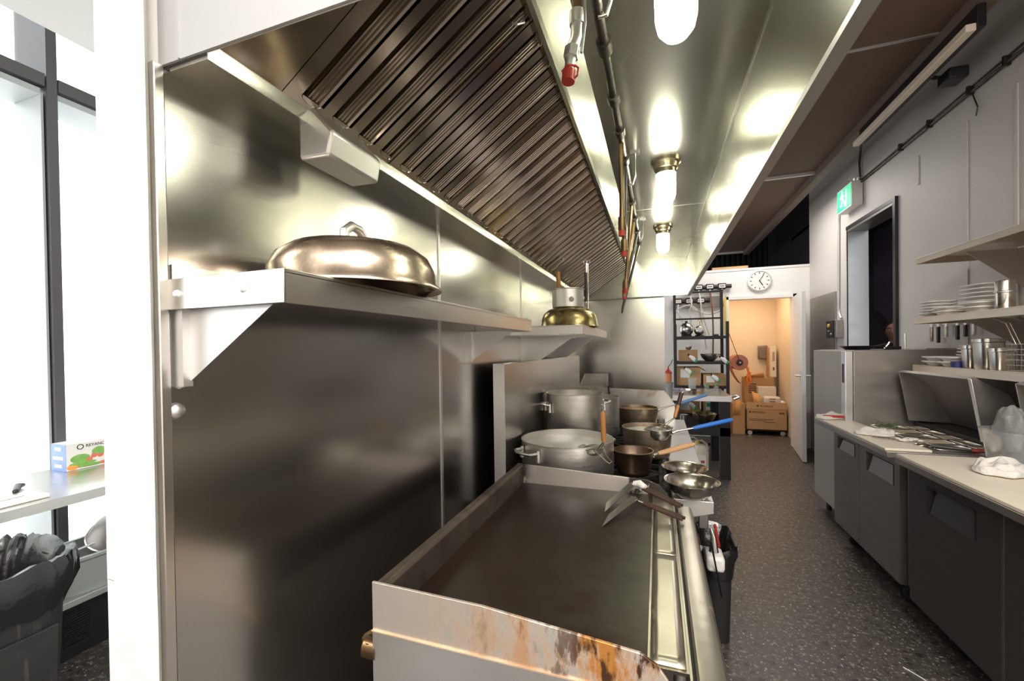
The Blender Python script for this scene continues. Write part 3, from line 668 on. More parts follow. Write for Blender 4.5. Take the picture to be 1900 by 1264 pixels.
# ------------------------------------------------------------------ range
RY0, RY1 = 1.63, 3.40
r = thing('gas_range', 'long black topped gas range with cast iron burner grates beyond the griddle', 'range', (-.25, 2.5, 0))
MB().box(-.60, .05, RY0, RY1, .80, .868).build('range_top', M['castiron'], r)
mb = MB(); mb.prism([(.045, .895), (.183, .895), (.183, .853), (.045, .815)], RY0, RY1); mb.build('front_ledge', M['steel_light'], r, bevel=.002)
MB().box(-.60, .05, RY0, RY1, .16, .80).build('range_body', M['steel_cab'], r)
mb = MB()
for k in range(3): mb.box(.05, .062, RY0+.03+k*.585, RY0+.58+k*.585, .20, .70)
mb.build('oven_door', M['steel_cab_dark'], r, bevel=.004)
for k in range(3): MB().tube([(.09, RY0+.08+k*.585, .66), (.09, RY0+.53+k*.585, .66)], .010, 10).build('oven_handle', M['steel_light'], r)
for k in range(9):
    y = RY0+.1+k*.195; MB().lathe([(0, 0), (.022, 0), (.020, .022), (0, .022)], n=18, mtx=Matrix.Translation((.052, y, .765)) @ Matrix.Rotation(PI/2, 4, 'Y')).build('burner_knob', M['black_plastic'], r)
for (x, y) in ((-.5, 1.7), (0, 1.7), (-.5, 3.3), (0, 3.3)): MB().tube([(x, y, 0), (x, y, .17)], .022, 12).build('leg', M['steel_light'], r)
mb = MB(); mb.box(-.648, -.600, RY0, RY1, .80, 1.388); bg = mb.build('back_guard', M['steel_wall'], r, bevel=.002)
mb = MB(); mb.box(-.649, -.599, RY0-.003, RY0, .80, 1.388); mb.build('back_guard_end', M['steel_light'], bg)
mb = MB(); mb.prism([(-.60, .86), (.12, .86), (.12, 1.01), (.088, 1.06), (.045, 1.112), (-.60, 1.135)], RY1, RY1+.006)
mb.build('end_splash', M['range_splash'], r, bevel=.001)
for iy in range(6):
    for ix in range(2):
        cx, cy = -.44+ix*.305, RY0+.145+iy*.29
        mb = MB(); a = .142
        for s1 in (-1, 1):
            mb.box(cx-a, cx+a, cy+s1*a-.007, cy+s1*a+.007, .880, .898); mb.box(cx+s1*a-.007, cx+s1*a+.007, cy-a, cy+a, .880, .898)
            mb.box(cx+s1*a-.010, cx+s1*a+.010, cy-a-.004, cy-a+.014, .868, .890); mb.box(cx+s1*a-.010, cx+s1*a+.010, cy+a-.014, cy+a+.004, .868, .890)
        for kk in range(8):
            an = kk*PI/4; Rz = Matrix.Translation((cx, cy, 0)) @ Matrix.Rotation(an, 4, 'Z')
            mb.box(.05, a if kk % 2 == 0 else a*1.36, -.005, .005, .882, .899, Rz)
        mb.lathe([(.045, .885), (.06, .885), (.06, .895), (.045, .895), (.045, .885)], cx, cy, 0, 20)
        mb.build('burner_grate', M['castiron'], r, bevel=.0015)
        MB().lathe([(0, .868), (.032, .868), (.035, .876), (.025, .882), (0, .884)], cx, cy, 0, 20).build('burner', M['steel_cab'], r)

# pots on the range; grates' top at .899
TZ = .8995
def handle_loop(mb, c, ang, r, z, w=.055, out=.045, rad=.007, dz=.0):
    d = Vector((math.cos(ang), math.sin(ang), 0)); s = Vector((-d.y, d.x, 0)); C = Vector((c[0], c[1], 0))
    P = [C+d*(r-.002)-s*w+Vector((0, 0, z)), C+d*(r+out*.8)-s*w*.9+Vector((0, 0, z+dz)), C+d*(r+out)-s*w*.5+Vector((0, 0, z+dz)), C+d*(r+out)+s*w*.5+Vector((0, 0, z+dz)), C+d*(r+out*.8)+s*w*.9+Vector((0, 0, z+dz)), C+d*(r-.002)+s*w+Vector((0, 0, z))]
    mb.tube(P, rad, 10)
    for k in (-1, 1):
        q = C+d*(r+.002)+s*w*k; mb.tube([q+Vector((0, 0, z+.012)), q+Vector((0, 0, z-.035))], rad*1.1, 8, radii=[rad*.9, rad*1.3])
def pot(name, label, cat, c, r, hh, m, fill=None, fz=.7, taper=0.0, group=None, th=.004):
    t = thing(name, label, cat, c, group)
    rb = r*(1-taper)
    MB().lathe([(0, 0), (rb-.012, 0), (rb-.003, .004), (rb, .014), (r, hh-.004), (r+.003, hh-.002), (r+.003, hh), (r-th, hh), (rb-th, .018), (rb-.015, .008), (0, .008)], *c, 64).build('pot_body', m, t, smooth=50)
    return t
def liquid(name, label, c, r, z, m):
    return tag(MB().lathe([(0, z), (r, z), (r, z-.02), (0, z-.02)], c[0], c[1], c[2], 48).build(name, m), label, 'liquid')
c = (-.385, 1.845, TZ)
t = pot('brazier_pot', 'widest low aluminium pot beside the griddle, full of cloudy water', 'pot', c, .202, .150, M['alu'])
mb = MB(); handle_loop(mb, c, math.radians(-128), .202, TZ+.118, .058, .05, .0075, .0); mb.build('pot_handle', M['alu'], t)
mb = MB(); handle_loop(mb, c, math.radians(52), .202, TZ+.118, .058, .05, .0075); mb.build('pot_handle', M['alu'], t)
liquid('pot_water', 'cloudy water filling the widest aluminium pot', c, .1965, .118, M['water'])
c = (-.435, 2.30, TZ)
t = pot('stock_pot', 'tallest aluminium stock pot with two loop handles by the back guard', 'pot', c, .153, .305, M['alu'])
mb = MB(); handle_loop(mb, c, math.radians(-150), .153, TZ+.24, .045, .045, .0065, .01); mb.build('pot_handle', M['alu'], t)
mb = MB(); handle_loop(mb, c, math.radians(30), .153, TZ+.24, .045, .045, .0065, .01); mb.build('pot_handle', M['alu'], t)
liquid('pot_water', 'still water low inside the tallest stock pot', c, .148, .24, M['water'])
c = (-.36, 2.70, TZ)
t = pot('stock_pot', 'smaller stock pot half hidden behind the tallest stock pot', 'pot', c, .130, .240, M['alu'])
mb = MB(); handle_loop(mb, c, math.radians(90), .130, TZ+.18, .04, .04, .006, .01); mb.build('pot_handle', M['alu'], t)
def saucepan(label, c, r, hh, m, rim_ang, h_end, gripm, fill=None, fz=0, wood=False, taper=.08):
    t = pot('saucepan', label, 'saucepan', c, r, hh, m, taper=taper)
    a = Vector((c[0]+r*math.cos(rim_ang), c[1]+r*math.sin(rim_ang), c[2]+hh-.022)); e = Vector(h_end)
    mid = a+(e-a)*(.12 if wood else .35)
    MB().tube([a, a+(e-a)*.08+Vector((0, 0, .004)), mid], .006, 10, radii=[.009, .007, .005]).build('handle_stem', M['steel'], t)
    g_ = MB().tube([mid, mid+(e-mid)*.1, mid+(e-mid)*.55, mid+(e-mid)*.95, e], .01, 12, radii=[.008, .010, .0105 if not wood else .012, .010, .006]).build('handle_grip', gripm, t)
    mb = MB()
    for k in (-1, 1):
        an = rim_ang+k*.09; mb.ball((c[0]+(r+.001)*math.cos(an), c[1]+(r+.001)*math.sin(an), c[2]+hh-.03), .005, 8)
    mb.build('rivet', M['steel'], t)
    return t
c = (-.055, 2.23, TZ)
saucepan('big browned saucepan with a bright blue handle grip reaching over the aisle', c, .120, .145, M['alu_brown'], -.15, (.345, 2.30, 1.085), M['blue'])
liquid('pot_water', 'cloudy water in the big saucepan with the blue handle', c, .1115, .125, M['water'])
c = (-.130, 2.98, TZ)
saucepan('far browned saucepan of golden broth with a paler blue grip', c, .130, .140, M['alu_brown'], .2, (.32, 3.15, 1.115), mat('dusty_blue_silicone', (.12, .27, .60), 0, .45))
liquid('pot_broth', 'golden brown broth filling the far saucepan', c, .121, .125, M['broth'])
c = (-.105, 1.905, TZ)
saucepan('small burnt saucepan with a worn wooden handle near the griddle', c, .084, .100, M['pan_dark'], .25, (.150, 2.03, 1.012), M['wood_pale'], wood=True, taper=.16)
liquid('pot_water', 'thin layer of water in the small burnt saucepan', c, .074, .06, M['water'])

def strainer(label, c, r, hh, hook, hook_dir, grip0, grip1, gm1, gm2=None):
    t = thing('noodle_strainer', label, 'strainer', c)
    mb = MB(); mb.lathe([(r, 0), (r+.003, -.001), (r+.002, -.006), (r-.001, -.006), (r*.95, -hh*.6), (r*.7, -hh), (0, -hh*1.02), (0, -hh*.98), (r*.68, -hh*.97), (r*.92, -hh*.6), (r-.004, -.004), (r, 0)], *c, 32); mb.build('basket', M['steel'], t)
    C = Vector(c); g0 = Vector(grip0); g1 = Vector(grip1); d = (g0-C); d.z = 0; d = d.normalized()
    mb = MB(); s = Vector((-d.y, d.x, 0))
    for k in (-1, 1): mb.tube([C+d*r*.95+s*k*.012, C+d*(r+.02)+s*k*.008+Vector((0, 0, .004)), g0+s*k*.003], .0022, 6)
    hk = Vector(hook); mb.tube([C+d*r+s*.014, hk*.5+(C+d*r)*.5+s*.012, hk+s*.010, hk-Vector((0, 0, .006)), hk-s*.010, hk*.5+(C+d*r)*.5-s*.012, C+d*r-s*.014], .0018, 6)
    mb.build('wire_frame', M['steel_shiny'], t)
    m_ = g0+(g1-g0)*.5
    MB().tube([g0, g0+(g1-g0)*.08, g1-(g1-g0)*.08, g1], .009, 12, radii=[.007, .0095, .0105, .008]).build('grip', gm1, t)
    if gm2: MB().tube([m_, g1+(g1-g0)*.02], .0108, 12).build('charred_grip_end', gm2, t)
    mb = MB(); dd = (g1-g0).normalized(); mb.tube([g1, g1+dd*.015+s*.008, g1+dd*.03+s*.004, g1+dd*.03-s*.004, g1+dd*.015-s*.008, g1], .0016, 6); mb.build('hanging_loop', M['steel_shiny'], t)
    return t
strainer('wire strainer with an upright orange wooden grip hooked on the widest pot', (-.262, 1.725, 1.044), .050, .03, (-.175, 1.600, 1.02), None, (-.199, 1.636, 1.085), (-.199, 1.612, 1.205), M['wood'])
strainer('round strainer with a half-charred grip resting in the big saucepan', (-.005, 2.16, 1.049), .060, .05, (.06, 2.25, 1.045), None, (.082, 2.36, 1.075), (.118, 2.42, 1.195), M['wood'], M['wood_dark'])

def bowl(label, c, r, hh):
    t = MB().lathe([(0, 0), (r*.45, 0), (r*.60, hh*.12), (r*.78, hh*.45), (r*.90, hh*.93), (r, hh), (r, hh+.0015), (r*.885, hh*.96), (r*.76, hh*.48), (r*.58, hh*.17), (r*.44, .004), (0, .003)], *c, 56).build('steel_bowl', M['steel_shiny'], None, smooth=50)
    return tag(t, label, 'bowl', 'steel bowls on the range ledge')
bowl('front shiny steel bowl at the near corner of the range ledge', (.113, 1.665, .8955), .096, .060)
bowl('rear shiny steel bowl just behind the front one on the range ledge', (.100, 1.868, .8995), .090, .050)

# spice tray on the end splash
t = thing('spice_box', 'open steel box of dark and brown spices on the far end splash', 'spice box', (-.50, 3.47, 1.14))
mb = MB()
pts = [(-.60, 1.14), (-.40, 1.14)]
mb.prism([(3.408, 1.02), (3.408, 1.150), (3.66, 1.225), (3.66, 1.02)], -.602, -.600, 'x'); mb.prism([(3.408, 1.02), (3.408, 1.150), (3.66, 1.225), (3.66, 1.02)], -.402, -.400, 'x')
mb.box(-.602, -.400, 3.408, 3.411, 1.02, 1.150); mb.box(-.602, -.400, 3.657, 3.66, 1.02, 1.225); mb.box(-.602, -.400, 3.408, 3.66, 1.00, 1.02)
for k in (1, 2): mb.box(-.602, -.400, 3.41+k*.083-.002, 3.41+k*.083+.002, 1.02, 1.148+k*.024)
mb.build('box_body', M['steel'], t)
for k, cc in enumerate(((.03, .02, .015), (.25, .08, .03), (.05, .03, .02))):
    mb = MB(); y0 = 3.414+k*.083; z = 1.125+k*.024; mb.box(-.598, -.404, y0, y0+.076, 1.03, z)
    mb.build('spice', mat('spice_%s' % ('dark', 'red', 'black')[k], cc, 0, .9, .3, 60, .4, 80), t)
mb = MB().box(-.60, -.40, 3.41, 3.66, .0, 1.0)
tag(mb.build('end_stand', M['steel_cab']), 'plain steel stand under the spice box between the range and the steel screen', 'stand')
t = thing('hanging_ladle', 'thin ladle with a black grip leaning in front of the end splash', 'ladle', (-.37, 3.3, .9))
MB().tube([(-.372, 3.385, 1.14), (-.352, 3.33, 1.04)], .006, 8).build('grip', M['black_plastic'], t)
mb = MB(); mb.tube([(-.352, 3.33, 1.04), (-.335, 3.29, .94)], .003, 8); mb.ball((-.335, 3.285, .928), .028, 14, (1, 1, .6)); mb.build('bowl_end', M['steel'], t)

# things at the front of the range
b = thing('small_bin', 'narrow black bin with a torn black liner in front of the range', 'bin', (.265, 2.36, 0))
mb = MB(); z0, z1 = 0, .46
def ring(hx, hy, z, n=24, cx=.265, cy=2.36): return [(cx+hx*(abs(math.cos(t_))**.5)*math.copysign(1, math.cos(t_)), cy+hy*(abs(math.sin(t_))**.5)*math.copysign(1, math.sin(t_)), z) for t_ in [2*PI*k/n for k in range(n)]]
def loft(mb, rings, close0=True, close1=False):
    n = len(rings[0]); v = [p for r_ in rings for p in r_]
    f = [(i*n+k, i*n+(k+1) % n, (i+1)*n+(k+1) % n, (i+1)*n+k) for i in range(len(rings)-1) for k in range(n)]
    if close0: f.append(tuple(range(n-1, -1, -1)))
    if close1: f.append(tuple(range((len(rings)-1)*n, len(rings)*n)))
    mb.add(v, f)
loft(mb, [ring(.058, .12, 0), ring(.072, .15, .44), ring(.068, .145, .44), ring(.055, .115, .01)]); mb.build('bin_body', M['black_plastic'], b)
mb = MB(); rr = []
for (hx, hy, z, am) in ((.074, .155, .33, .006), (.080, .162, .40, .010), (.092, .175, .455, .02), (.086, .165, .475, .018), (.062, .13, .42, .014), (.05, .10, .30, .012)):
    q = ring(hx, hy, z, 48); rr.append([(p[0]+am*noise.noise(Vector((k*.55, z*20, 1))), p[1]+am*noise.noise(Vector((k*.5, z*20, 5))), p[2]+am*1.6*noise.noise(Vector((k*.4, z*7, 9)))) for k, p in enumerate(q)])
loft(mb, rr, False, True); mb.build('bin_liner', M['bag'], b)
t = tag(MB().tube([(.255, 2.25, .575), (.275, 2.27, .46)], .007, 8).build('red_stick', M['red']), 'red handled tool resting against the small black bin', 'tool')
t = thing('spray_bottle', 'small pale bottle with a steel neck hanging beside the small bin', 'bottle', (.215, 2.10, .5))
MB().box(.20, .275, 2.06, 2.18, .43, .50).build('bottle_body', M['white_plastic'], t, bevel=.015)
MB().tube([(.235, 2.12, .50), (.235, 2.13, .56), (.225, 2.14, .60)], .012, 10, radii=[.022, .012, .008]).build('bottle_neck', M['steel'], t)
tag(MB().tube([(.205, 1.95, .62), (.27, 2.15, .28)], .004, 6).build('thin_rod', M['black_metal']), 'thin black rod leaning down in front of the small bin', 'rod')
t = tag(MB().box(.19, .235, 2.32, 2.36, .52, .70).build('hanging_towel_holder', M['steel_cab'], bevel=.004), 'grey metal box under the range ledge above the small bin', 'holder')
# ------------------------------------------------------------------ right side: upright fridge
f = thing('upright_fridge', 'half height grey steel fridge at the far end of the prep counters', 'fridge', (1.66, 4.05, 0))
MB().box(1.35, 1.99, 3.71, 4.42, .10, 1.40).build('fridge_body', M['steel_cab'], f, bevel=.004)
fdr = MB().box(1.315, 1.348, 3.79, 4.42, .13, 1.395).build('fridge_door', mat('lit_fridge_front', (.50, .47, .42), .6, .4, .05, 4), f, bevel=.004)  # door lighter than the body: light falling on the front, put in its colour
MB().box(1.300, 1.348, 3.712, 3.786, .13, 1.395).build('handle_strip', M['steel_light'], fdr, bevel=.004)
MB().box(1.298, 1.302, 3.730, 3.766, 1.16, 1.30).build('grip_recess', M['steel_cab_dark'], fdr, bevel=.01)
for x, y in ((1.40, 3.78), (1.94, 3.78), (1.40, 4.35), (1.94, 4.35)): MB().tube([(x, y, 0), (x, y, .105)], .02, 10).build('foot', M['black_metal'], f)
t = thing('frying_pan', 'black frying pan lying on top of the upright fridge', 'pan', (1.48, 4.0, 1.401))
MB().lathe([(0, 0), (.075, 0), (.115, .028), (.117, .030), (.112, .030), (.073, .004), (0, .004)], 1.49, 4.02, 1.401, 36).build('pan_body', M['black_metal'], t)
MB().tube([(1.59, 3.98, 1.425), (1.66, 3.95, 1.445)], .008, 10).build('pan_handle', M['black_metal'], t)
t = thing('can_opener', 'steel and black hand tool standing on the upright fridge beside the pan', 'tool', (1.62, 3.86, 1.401))
MB().box(1.60, 1.70, 3.86, 3.89, 1.401, 1.425).build('tool_body', M['black_metal'], t, bevel=.006)
MB().tube([(1.60, 3.87, 1.41), (1.625, 3.87, 1.445), (1.63, 3.87, 1.458)], .006, 8).build('tool_lever', M['steel_shiny'], t)
tag(MB().tube([(1.76, 3.95, 1.40), (1.76, 3.95, 1.52)], .006, 8).build('steel_rod', M['steel_light']), 'short upright steel rod on the back of the fridge top', 'rod')
tag(MB().box(1.80, 1.97, 3.78, 3.98, 1.4005, 1.408).build('steel_tray', M['steel']), 'flat steel tray on the fridge top next to the doorway', 'tray')

# ------------------------------------------------------------------ prep counters
def recess_handle(parent, x, y0, y1, z0, z1, mm):
    """sunken grip: dark frame and slanted scoop"""
    hp = MB(); hp.box(x-.004, x, y0, y1, z1-.006, z1); hp.box(x-.004, x, y0, y0+.006, z0, z1); 
    o = hp.build('door_handle', M['black_plastic'], parent, bevel=.001)
    sc = MB(); sc.prism([(x-.003, z0), (x-.0035, z0), (x+.02, z1-.006), (x+.022, z1-.006)], y0+.006, y1-.03)
    sc.build('scoop', mm, o)
def door_panel(name, parent, x, y0, y1, z0, z1, hy0, hy1, hz0, hz1, mm, sm):
    """front panel with a rectangular opening for the scoop handle"""
    mb = MB()
    for a, b, c, d in ((y0, hy0, z0, z1), (hy1, y1, z0, z1), (hy0, hy1, z0, hz0), (hy0, hy1, hz1, z1)): mb.box(x, x+.03, a, b, c, d)
    o = mb.build(name, mm, parent)
    hb = MB()
    hb.add([(x+.028, hy0, hz0), (x+.028, hy1, hz0), (x+.028, hy1, hz1), (x+.028, hy0, hz1)], [(0, 1, 2, 3)])
    hb.build('handle_recess', M['black_plastic'], o)
    sc = MB(); sc.prism([(x+.001, hz0), (x+.027, hz0), (x+.027, hz1-.012)], hy0, hy1-.025); sc.build('door_handle', sm, o)
    ed = MB(); ed.box(x-.002, x+.006, hy0-.004, hy1, hz1-.004, hz1+.002); ed.box(x-.002, x+.006, hy0-.004, hy0+.002, hz0, hz1); ed.build('handle_rim', M['black_plastic'], o)
    return o
cA = thing('prep_fridge', 'grey undercounter prep fridge with two scoop handled doors next to the upright fridge', 'prep fridge', (1.6, 3.25, 0))
MB().box(1.252, 1.985, 2.79, 3.69, .15, .835).build('cabinet_body', M['steel_cab_mid'], cA, bevel=.003)
door_panel('door', cA, 1.22, 3.285, 3.685, .15, .82, 3.34, 3.62, .70, .785, M['steel_cab_mid'], M['steel_cab_mid'])
door_panel('door', cA, 1.22, 2.80, 3.28, .15, .82, 2.86, 3.18, .665, .78, M['steel_cab_mid'], M['steel_cab_mid'])
mb = MB(); mb.box(1.155, 1.985, 2.775, 3.70, .836, .868); mb.box(1.155, 1.30, 3.70, 3.88, .836, .868)
mb.build('counter_top', M['steel_cab'], cA, bevel=.002)
MB().box(1.70, 1.985, 2.80, 3.69, .868, .90).build('lid_rail', M['black_plastic'], cA)
for x, y in ((1.33, 2.9), (1.33, 3.6), (1.9, 2.9), (1.9, 3.6)):
    MB().lathe([(0, -.014), (.05, -.014), (.055, 0), (.05, .014), (0, .014)], n=20, mtx=Matrix.Translation((x, y, .0555)) @ Matrix.Rotation(PI/2, 4, 'X')).build('caster', M['rubber'], cA)
    MB().box(x-.02, x+.02, y-.02, y+.02, .06, .15).build('caster_fork', M['steel'], cA)
t = MB().box(1.158, 1.36, 2.80, 3.875, .8685, .882).build('cutting_board', M['board'], None, bevel=.003)
tag(t, 'long cream cutting board along the front of the far prep fridge', 'cutting board')
# cover with end cheeks, opened
def prep_cover(label, y0, y1):
    t = thing('prep_cover', label, 'cover', (1.7, (y0+y1)/2, .9))
    mb = MB(); mb.prism([(1.575, 1.250), (1.598, 1.262), (1.742, 1.165), (1.870, .905), (1.864, .903), (1.738, 1.160), (1.597, 1.255), (1.578, 1.245)], y0, y1)
    mb.build('cover_top', M['steel_cab'], t, bevel=.001)
    for yy in (y0, y1-.004):
        MB().prism([(1.575, 1.250), (1.595, 1.258), (1.738, 1.162), (1.866, .904), (1.628, .915)], yy, yy+.004).build('cheek', M['steel_cab'], t, bevel=.001)
    mb = MB(); mb.box(1.0, 1.0, 0, 0, 0, 0)
    MB().prism([(1.573, 1.252), (1.580, 1.252), (1.634, .915), (1.626, .915)], y0-.022, y0+.004).build('cover_edge', M['steel_light'], t, bevel=.002)
    return t
prep_cover('raised grey steel cover with triangular cheeks over the far prep fridge pans', 2.93, 3.62)
prep_cover('second raised steel cover behind the clear tub at the right edge', 1.55, 2.62)
# pans in the far prep fridge
k = 0
for iy in range(5):
    y0 = 2.85+iy*.155
    for ix in range(2):
        x0 = 1.40+ix*.19 if ix == 0 else 1.60
        x1 = x0+.185 if ix == 0 else 1.74-.03
        if ix == 1: x1 = 1.695
        t = thing('food_pan', '%s steel food pan in the %s row set in the far prep fridge' % (('nearest', 'second nearest', 'middle', 'second farthest', 'farthest')[iy], ('front', 'rear')[ix]), 'food pan', ((x0+x1)/2, y0+.07, .87), 'food pans set in the far prep fridge')
        mb = MB(); a, b, c, d = x0+.004, x1-.004, y0+.004, y0+.146
        z = .869
        mb.box(a, b, c, c+.010, z, z+.010); mb.box(a, b, d-.010, d, z, z+.010); mb.box(a, a+.010, c, d, z, z+.010); mb.box(b-.010, b, c, d, z, z+.010)
        mb.build('pan_rim', M['steel_shiny'], t, bevel=.002)
        MB().box(a+.01, b-.01, c+.01, d-.01, z, z+.003).build('pan_content', M['food'] if (ix+iy) % 2 else M['steel'], t)
        k += 1
t = thing('tongs', 'steel tongs lying across the front of the food pans', 'tongs', (1.35, 3.0, .884))
mb = MB(); mb.tube([(1.22, 3.10, .888), (1.40, 2.96, .889)], .005, 8); mb.tube([(1.215, 3.085, .888), (1.385, 2.945, .889)], .005, 8); mb.build('tong_arm', M['steel_shiny'], t)
t = thing('serving_spoon', 'dark long handled spoon with a red band near the front of the food pans', 'spoon', (1.5, 2.86, .884))
MB().tube([(1.40, 2.90, .886), (1.56, 2.82, .886), (1.68, 2.80, .888)], .007, 8).build('spoon_handle', M['black_plastic'], t)
MB().tube([(1.535, 2.832, .8865), (1.575, 2.818, .8865)], .0105, 10).build('red_band', M['red'], t)
mb = MB(); mb.ball((1.37, 2.915, .886), .035, 16, (1, .7, .3)); mb.build('spoon_bowl', M['steel_shiny'], t)
mb = MB(); random.seed(3)
for i in range(60):
    x = 1.44+random.random()*.10; y = 3.50+random.random()*.12; z = .874+random.random()*.025; a = random.random()*6.28; L_ = .018
    p = Vector((x, y, z)); d_ = Vector((math.cos(a), math.sin(a), random.uniform(-.3, .8)))*L_; s_v = Vector((-math.sin(a), math.cos(a), .3))*.005
    mb.add([p, p+d_*.5+s_v, p+d_, p+d_*.5-s_v], [(0, 1, 2, 3)])
o = mb.build('herbs', M['leaf'], smooth=0); tag(o, 'loose pile of green herbs in the farthest corner of the far prep counter', 'herbs'); o['kind'] = 'stuff'

def cloth(name, label, c, rx, ry, hh, rot, seed, mm='cloth'):
    mb = MB(); n = 22; vs = []; R_ = Matrix.Rotation(rot, 3, 'Z')
    for j in range(9):
        ph = j/8*PI/2
        for i in range(n):
            a = 2*PI*i/n; sx = abs(math.cos(a))**.7*math.copysign(1, math.cos(a)); sy = abs(math.sin(a))**.7*math.copysign(1, math.sin(a))
            k_ = math.cos(ph)**.5 if j < 8 else 0
            p = Vector((sx*rx*k_, sy*ry*k_, hh*(math.sin(ph)**.8)))
            nn = noise.noise(Vector((p.x*28+seed, p.y*28, p.z*40)))
            p *= 1+.16*nn; cr = abs(noise.noise(Vector((p.x*32+seed, p.y*46+seed, 2)))); p.z = max(0, p.z*(1.25-1.9*cr)+(.25*hh*nn if j > 2 else 0)) if j else 0; q = R_ @ p; vs.append((q.x+c[0], q.y+c[1], q.z+c[2]))
    fs = [(j*n+i, j*n+(i+1) % n, (j+1)*n+(i+1) % n, (j+1)*n+i) for j in range(8) for i in range(n)]+[tuple(range(n-1, -1, -1))]
    mb.add(vs, fs); o = mb.build(name, M[mm], smooth=80, sub=2); return tag(o, label, 'cloth')
t = cloth('folded_towel', 'folded white towel with a red stripe at the far end of the cream board', (1.24, 3.79, .8825), .11, .055, .040, .3, 1)
mb = MB()
t2 = MB().box(1.17, 1.31, 3.735, 3.748, .90, .916).build('red_stripe', M['red'], None); t2.parent = t
cloth('crumpled_towel', 'crumpled white towel on the cream board beside the food pans', (1.262, 3.17, .8825), .10, .050, .040, -.3, 5)
mb = MB()
for i in range(14):
    mb.ball((1.30+random.random()*.12, 2.98+random.random()*.06, .889+random.random()*.008), .010, 8, (1.3, .8, .6))
o = mb.build('chopped_onion', M['porcelain']); tag(o, 'small heap of chopped white onion beside the tongs', 'food'); o['kind'] = 'stuff'

# near prep fridge
cB = thing('prep_fridge', 'dark near undercounter prep fridge with one wide scoop handle cut by the frame', 'prep fridge', (1.6, 1.6, 0))
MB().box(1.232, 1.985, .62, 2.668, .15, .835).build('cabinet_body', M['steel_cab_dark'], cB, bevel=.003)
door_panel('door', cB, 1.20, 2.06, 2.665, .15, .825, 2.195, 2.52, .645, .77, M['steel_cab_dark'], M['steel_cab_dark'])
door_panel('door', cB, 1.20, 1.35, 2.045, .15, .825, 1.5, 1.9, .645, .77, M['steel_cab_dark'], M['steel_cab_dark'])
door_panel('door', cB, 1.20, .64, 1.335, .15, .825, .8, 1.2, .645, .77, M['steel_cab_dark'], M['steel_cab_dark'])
MB().box(1.203, 1.225, 2.047, 2.058, .15, .825).build('door_seal', M['steel_cab'], cB)
MB().box(1.145, 1.985, .60, 2.675, .836, .868).build('counter_top', M['steel_cab'], cB, bevel=.002)
MB().box(1.55, 1.985, .60, 2.70, .868, .892).build('lid_rail', M['black_plastic'], cB)
MB().box(1.205, 1.985, 2.670, 2.674, .15, .835).build('end_panel', M['steel_cab_mid'], cB)
for x, y in ((1.33, .8), (1.33, 2.5), (1.9, .8), (1.9, 2.5)):
    MB().lathe([(0, -.014), (.05, -.014), (.055, 0), (.05, .014), (0, .014)], n=20, mtx=Matrix.Translation((x, y, .0555)) @ Matrix.Rotation(PI/2, 4, 'X')).build('caster', M['rubber'], cB)
    MB().box(x-.02, x+.02, y-.02, y+.02, .06, .15).build('caster_fork', M['steel'], cB)
t = MB().box(1.15, 1.545, .61, 2.67, .8685, .884).build('cutting_board', M['board'], None, bevel=.003)
tag(t, 'wide cream cutting board along the front of the near prep fridge', 'cutting board')
cloth('crumpled_towel', 'coiled white towel lying on the near wide cream board', (1.385, 2.375, .8845), .105, .080, .055, .9, 9)
# clear tub with plastic bags
t = thing('clear_tub', 'clear plastic tub at the right edge holding plastic bags', 'tub', (1.53, 2.56, .893))
mb = MB(); loft(mb, [ring(.060, .090, .893, 28, 1.53, 2.56), ring(.074, .105, 1.04, 28, 1.53, 2.56), ring(.080, .112, 1.042, 28, 1.53, 2.56), ring(.080, .112, 1.036, 28, 1.53, 2.56), ring(.071, .102, 1.034, 28, 1.53, 2.56), ring(.057, .087, .897, 28, 1.53, 2.56)], True, True)
mb.build('tub_body', M['clear'], t)
mb = MB(); n = 28; vs = []
for j in range(13):
    ph = -PI/2+PI*j/12
    for i in range(n):
        a = 2*PI*i/n; p = Vector((.052*math.cos(ph)*math.cos(a), .078*math.cos(ph)*math.sin(a), .11*math.sin(ph)))
        nn = noise.noise(p*34+Vector((3, 1, 7)))+.5*noise.noise(p*80); p *= 1+.30*nn; vs.append((1.53+p.x, 2.56+p.y, 1.04+p.z))
mb.add(vs, [(j*n+i, j*n+(i+1) % n, (j+1)*n+(i+1) % n, (j+1)*n+i) for j in range(12) for i in range(n)])
o = mb.build('plastic_bag', M['bag_clear'], smooth=40, sub=1); tag(o, 'crumpled clear plastic bags stuffed in the clear tub', 'plastic bag')

# ------------------------------------------------------------------ wall shelves on the right
def rshelf(label, y0, y1, x0, z, lip, brackets, gus=.22, m1='steel', lipm=None):
    t = thing('wall_shelf', label, 'shelf', (1.8, (y0+y1)/2, z))
    mb = MB(); mb.box(x0, 1.99, y0, y1, z-.003, z); mb.box(x0, x0+.003, y0, y1, z-lip, z+.002); mb.box(x0, 1.99, y1-.003, y1, z-lip, z+.002)
    mb.build('shelf_board', M[m1], t, bevel=.001)
    for y in brackets: MB().prism([(x0+.06, z-.03), (1.988, z-.03), (1.988, z-gus)], y-.002, y+.002).build('bracket', M['steel_cab'], t)
    return t
M['shelf_warm'] = mat('warm_brushed_shelf_steel', (.72, .62, .50), .9, .36, .06, 5, .04, 40, (1, 1, 5))
rshelf('lowest right wall shelf above the raised cover, with bowls and steel pans', .9, 3.55, 1.62, 1.300, .045, (1.4,), .1, 'shelf_warm')
rshelf('middle right wall shelf stacked with white plates and a steel canister', .9, 3.53, 1.61, 1.612, .040, (3.15, 1.7), .24, 'shelf_warm')
rshelf('top right wall shelf with a wide steel gusset bracket beneath', .9, 3.50, 1.62, 2.000, .035, (3.15, 1.7), .30, 'shelf_warm')
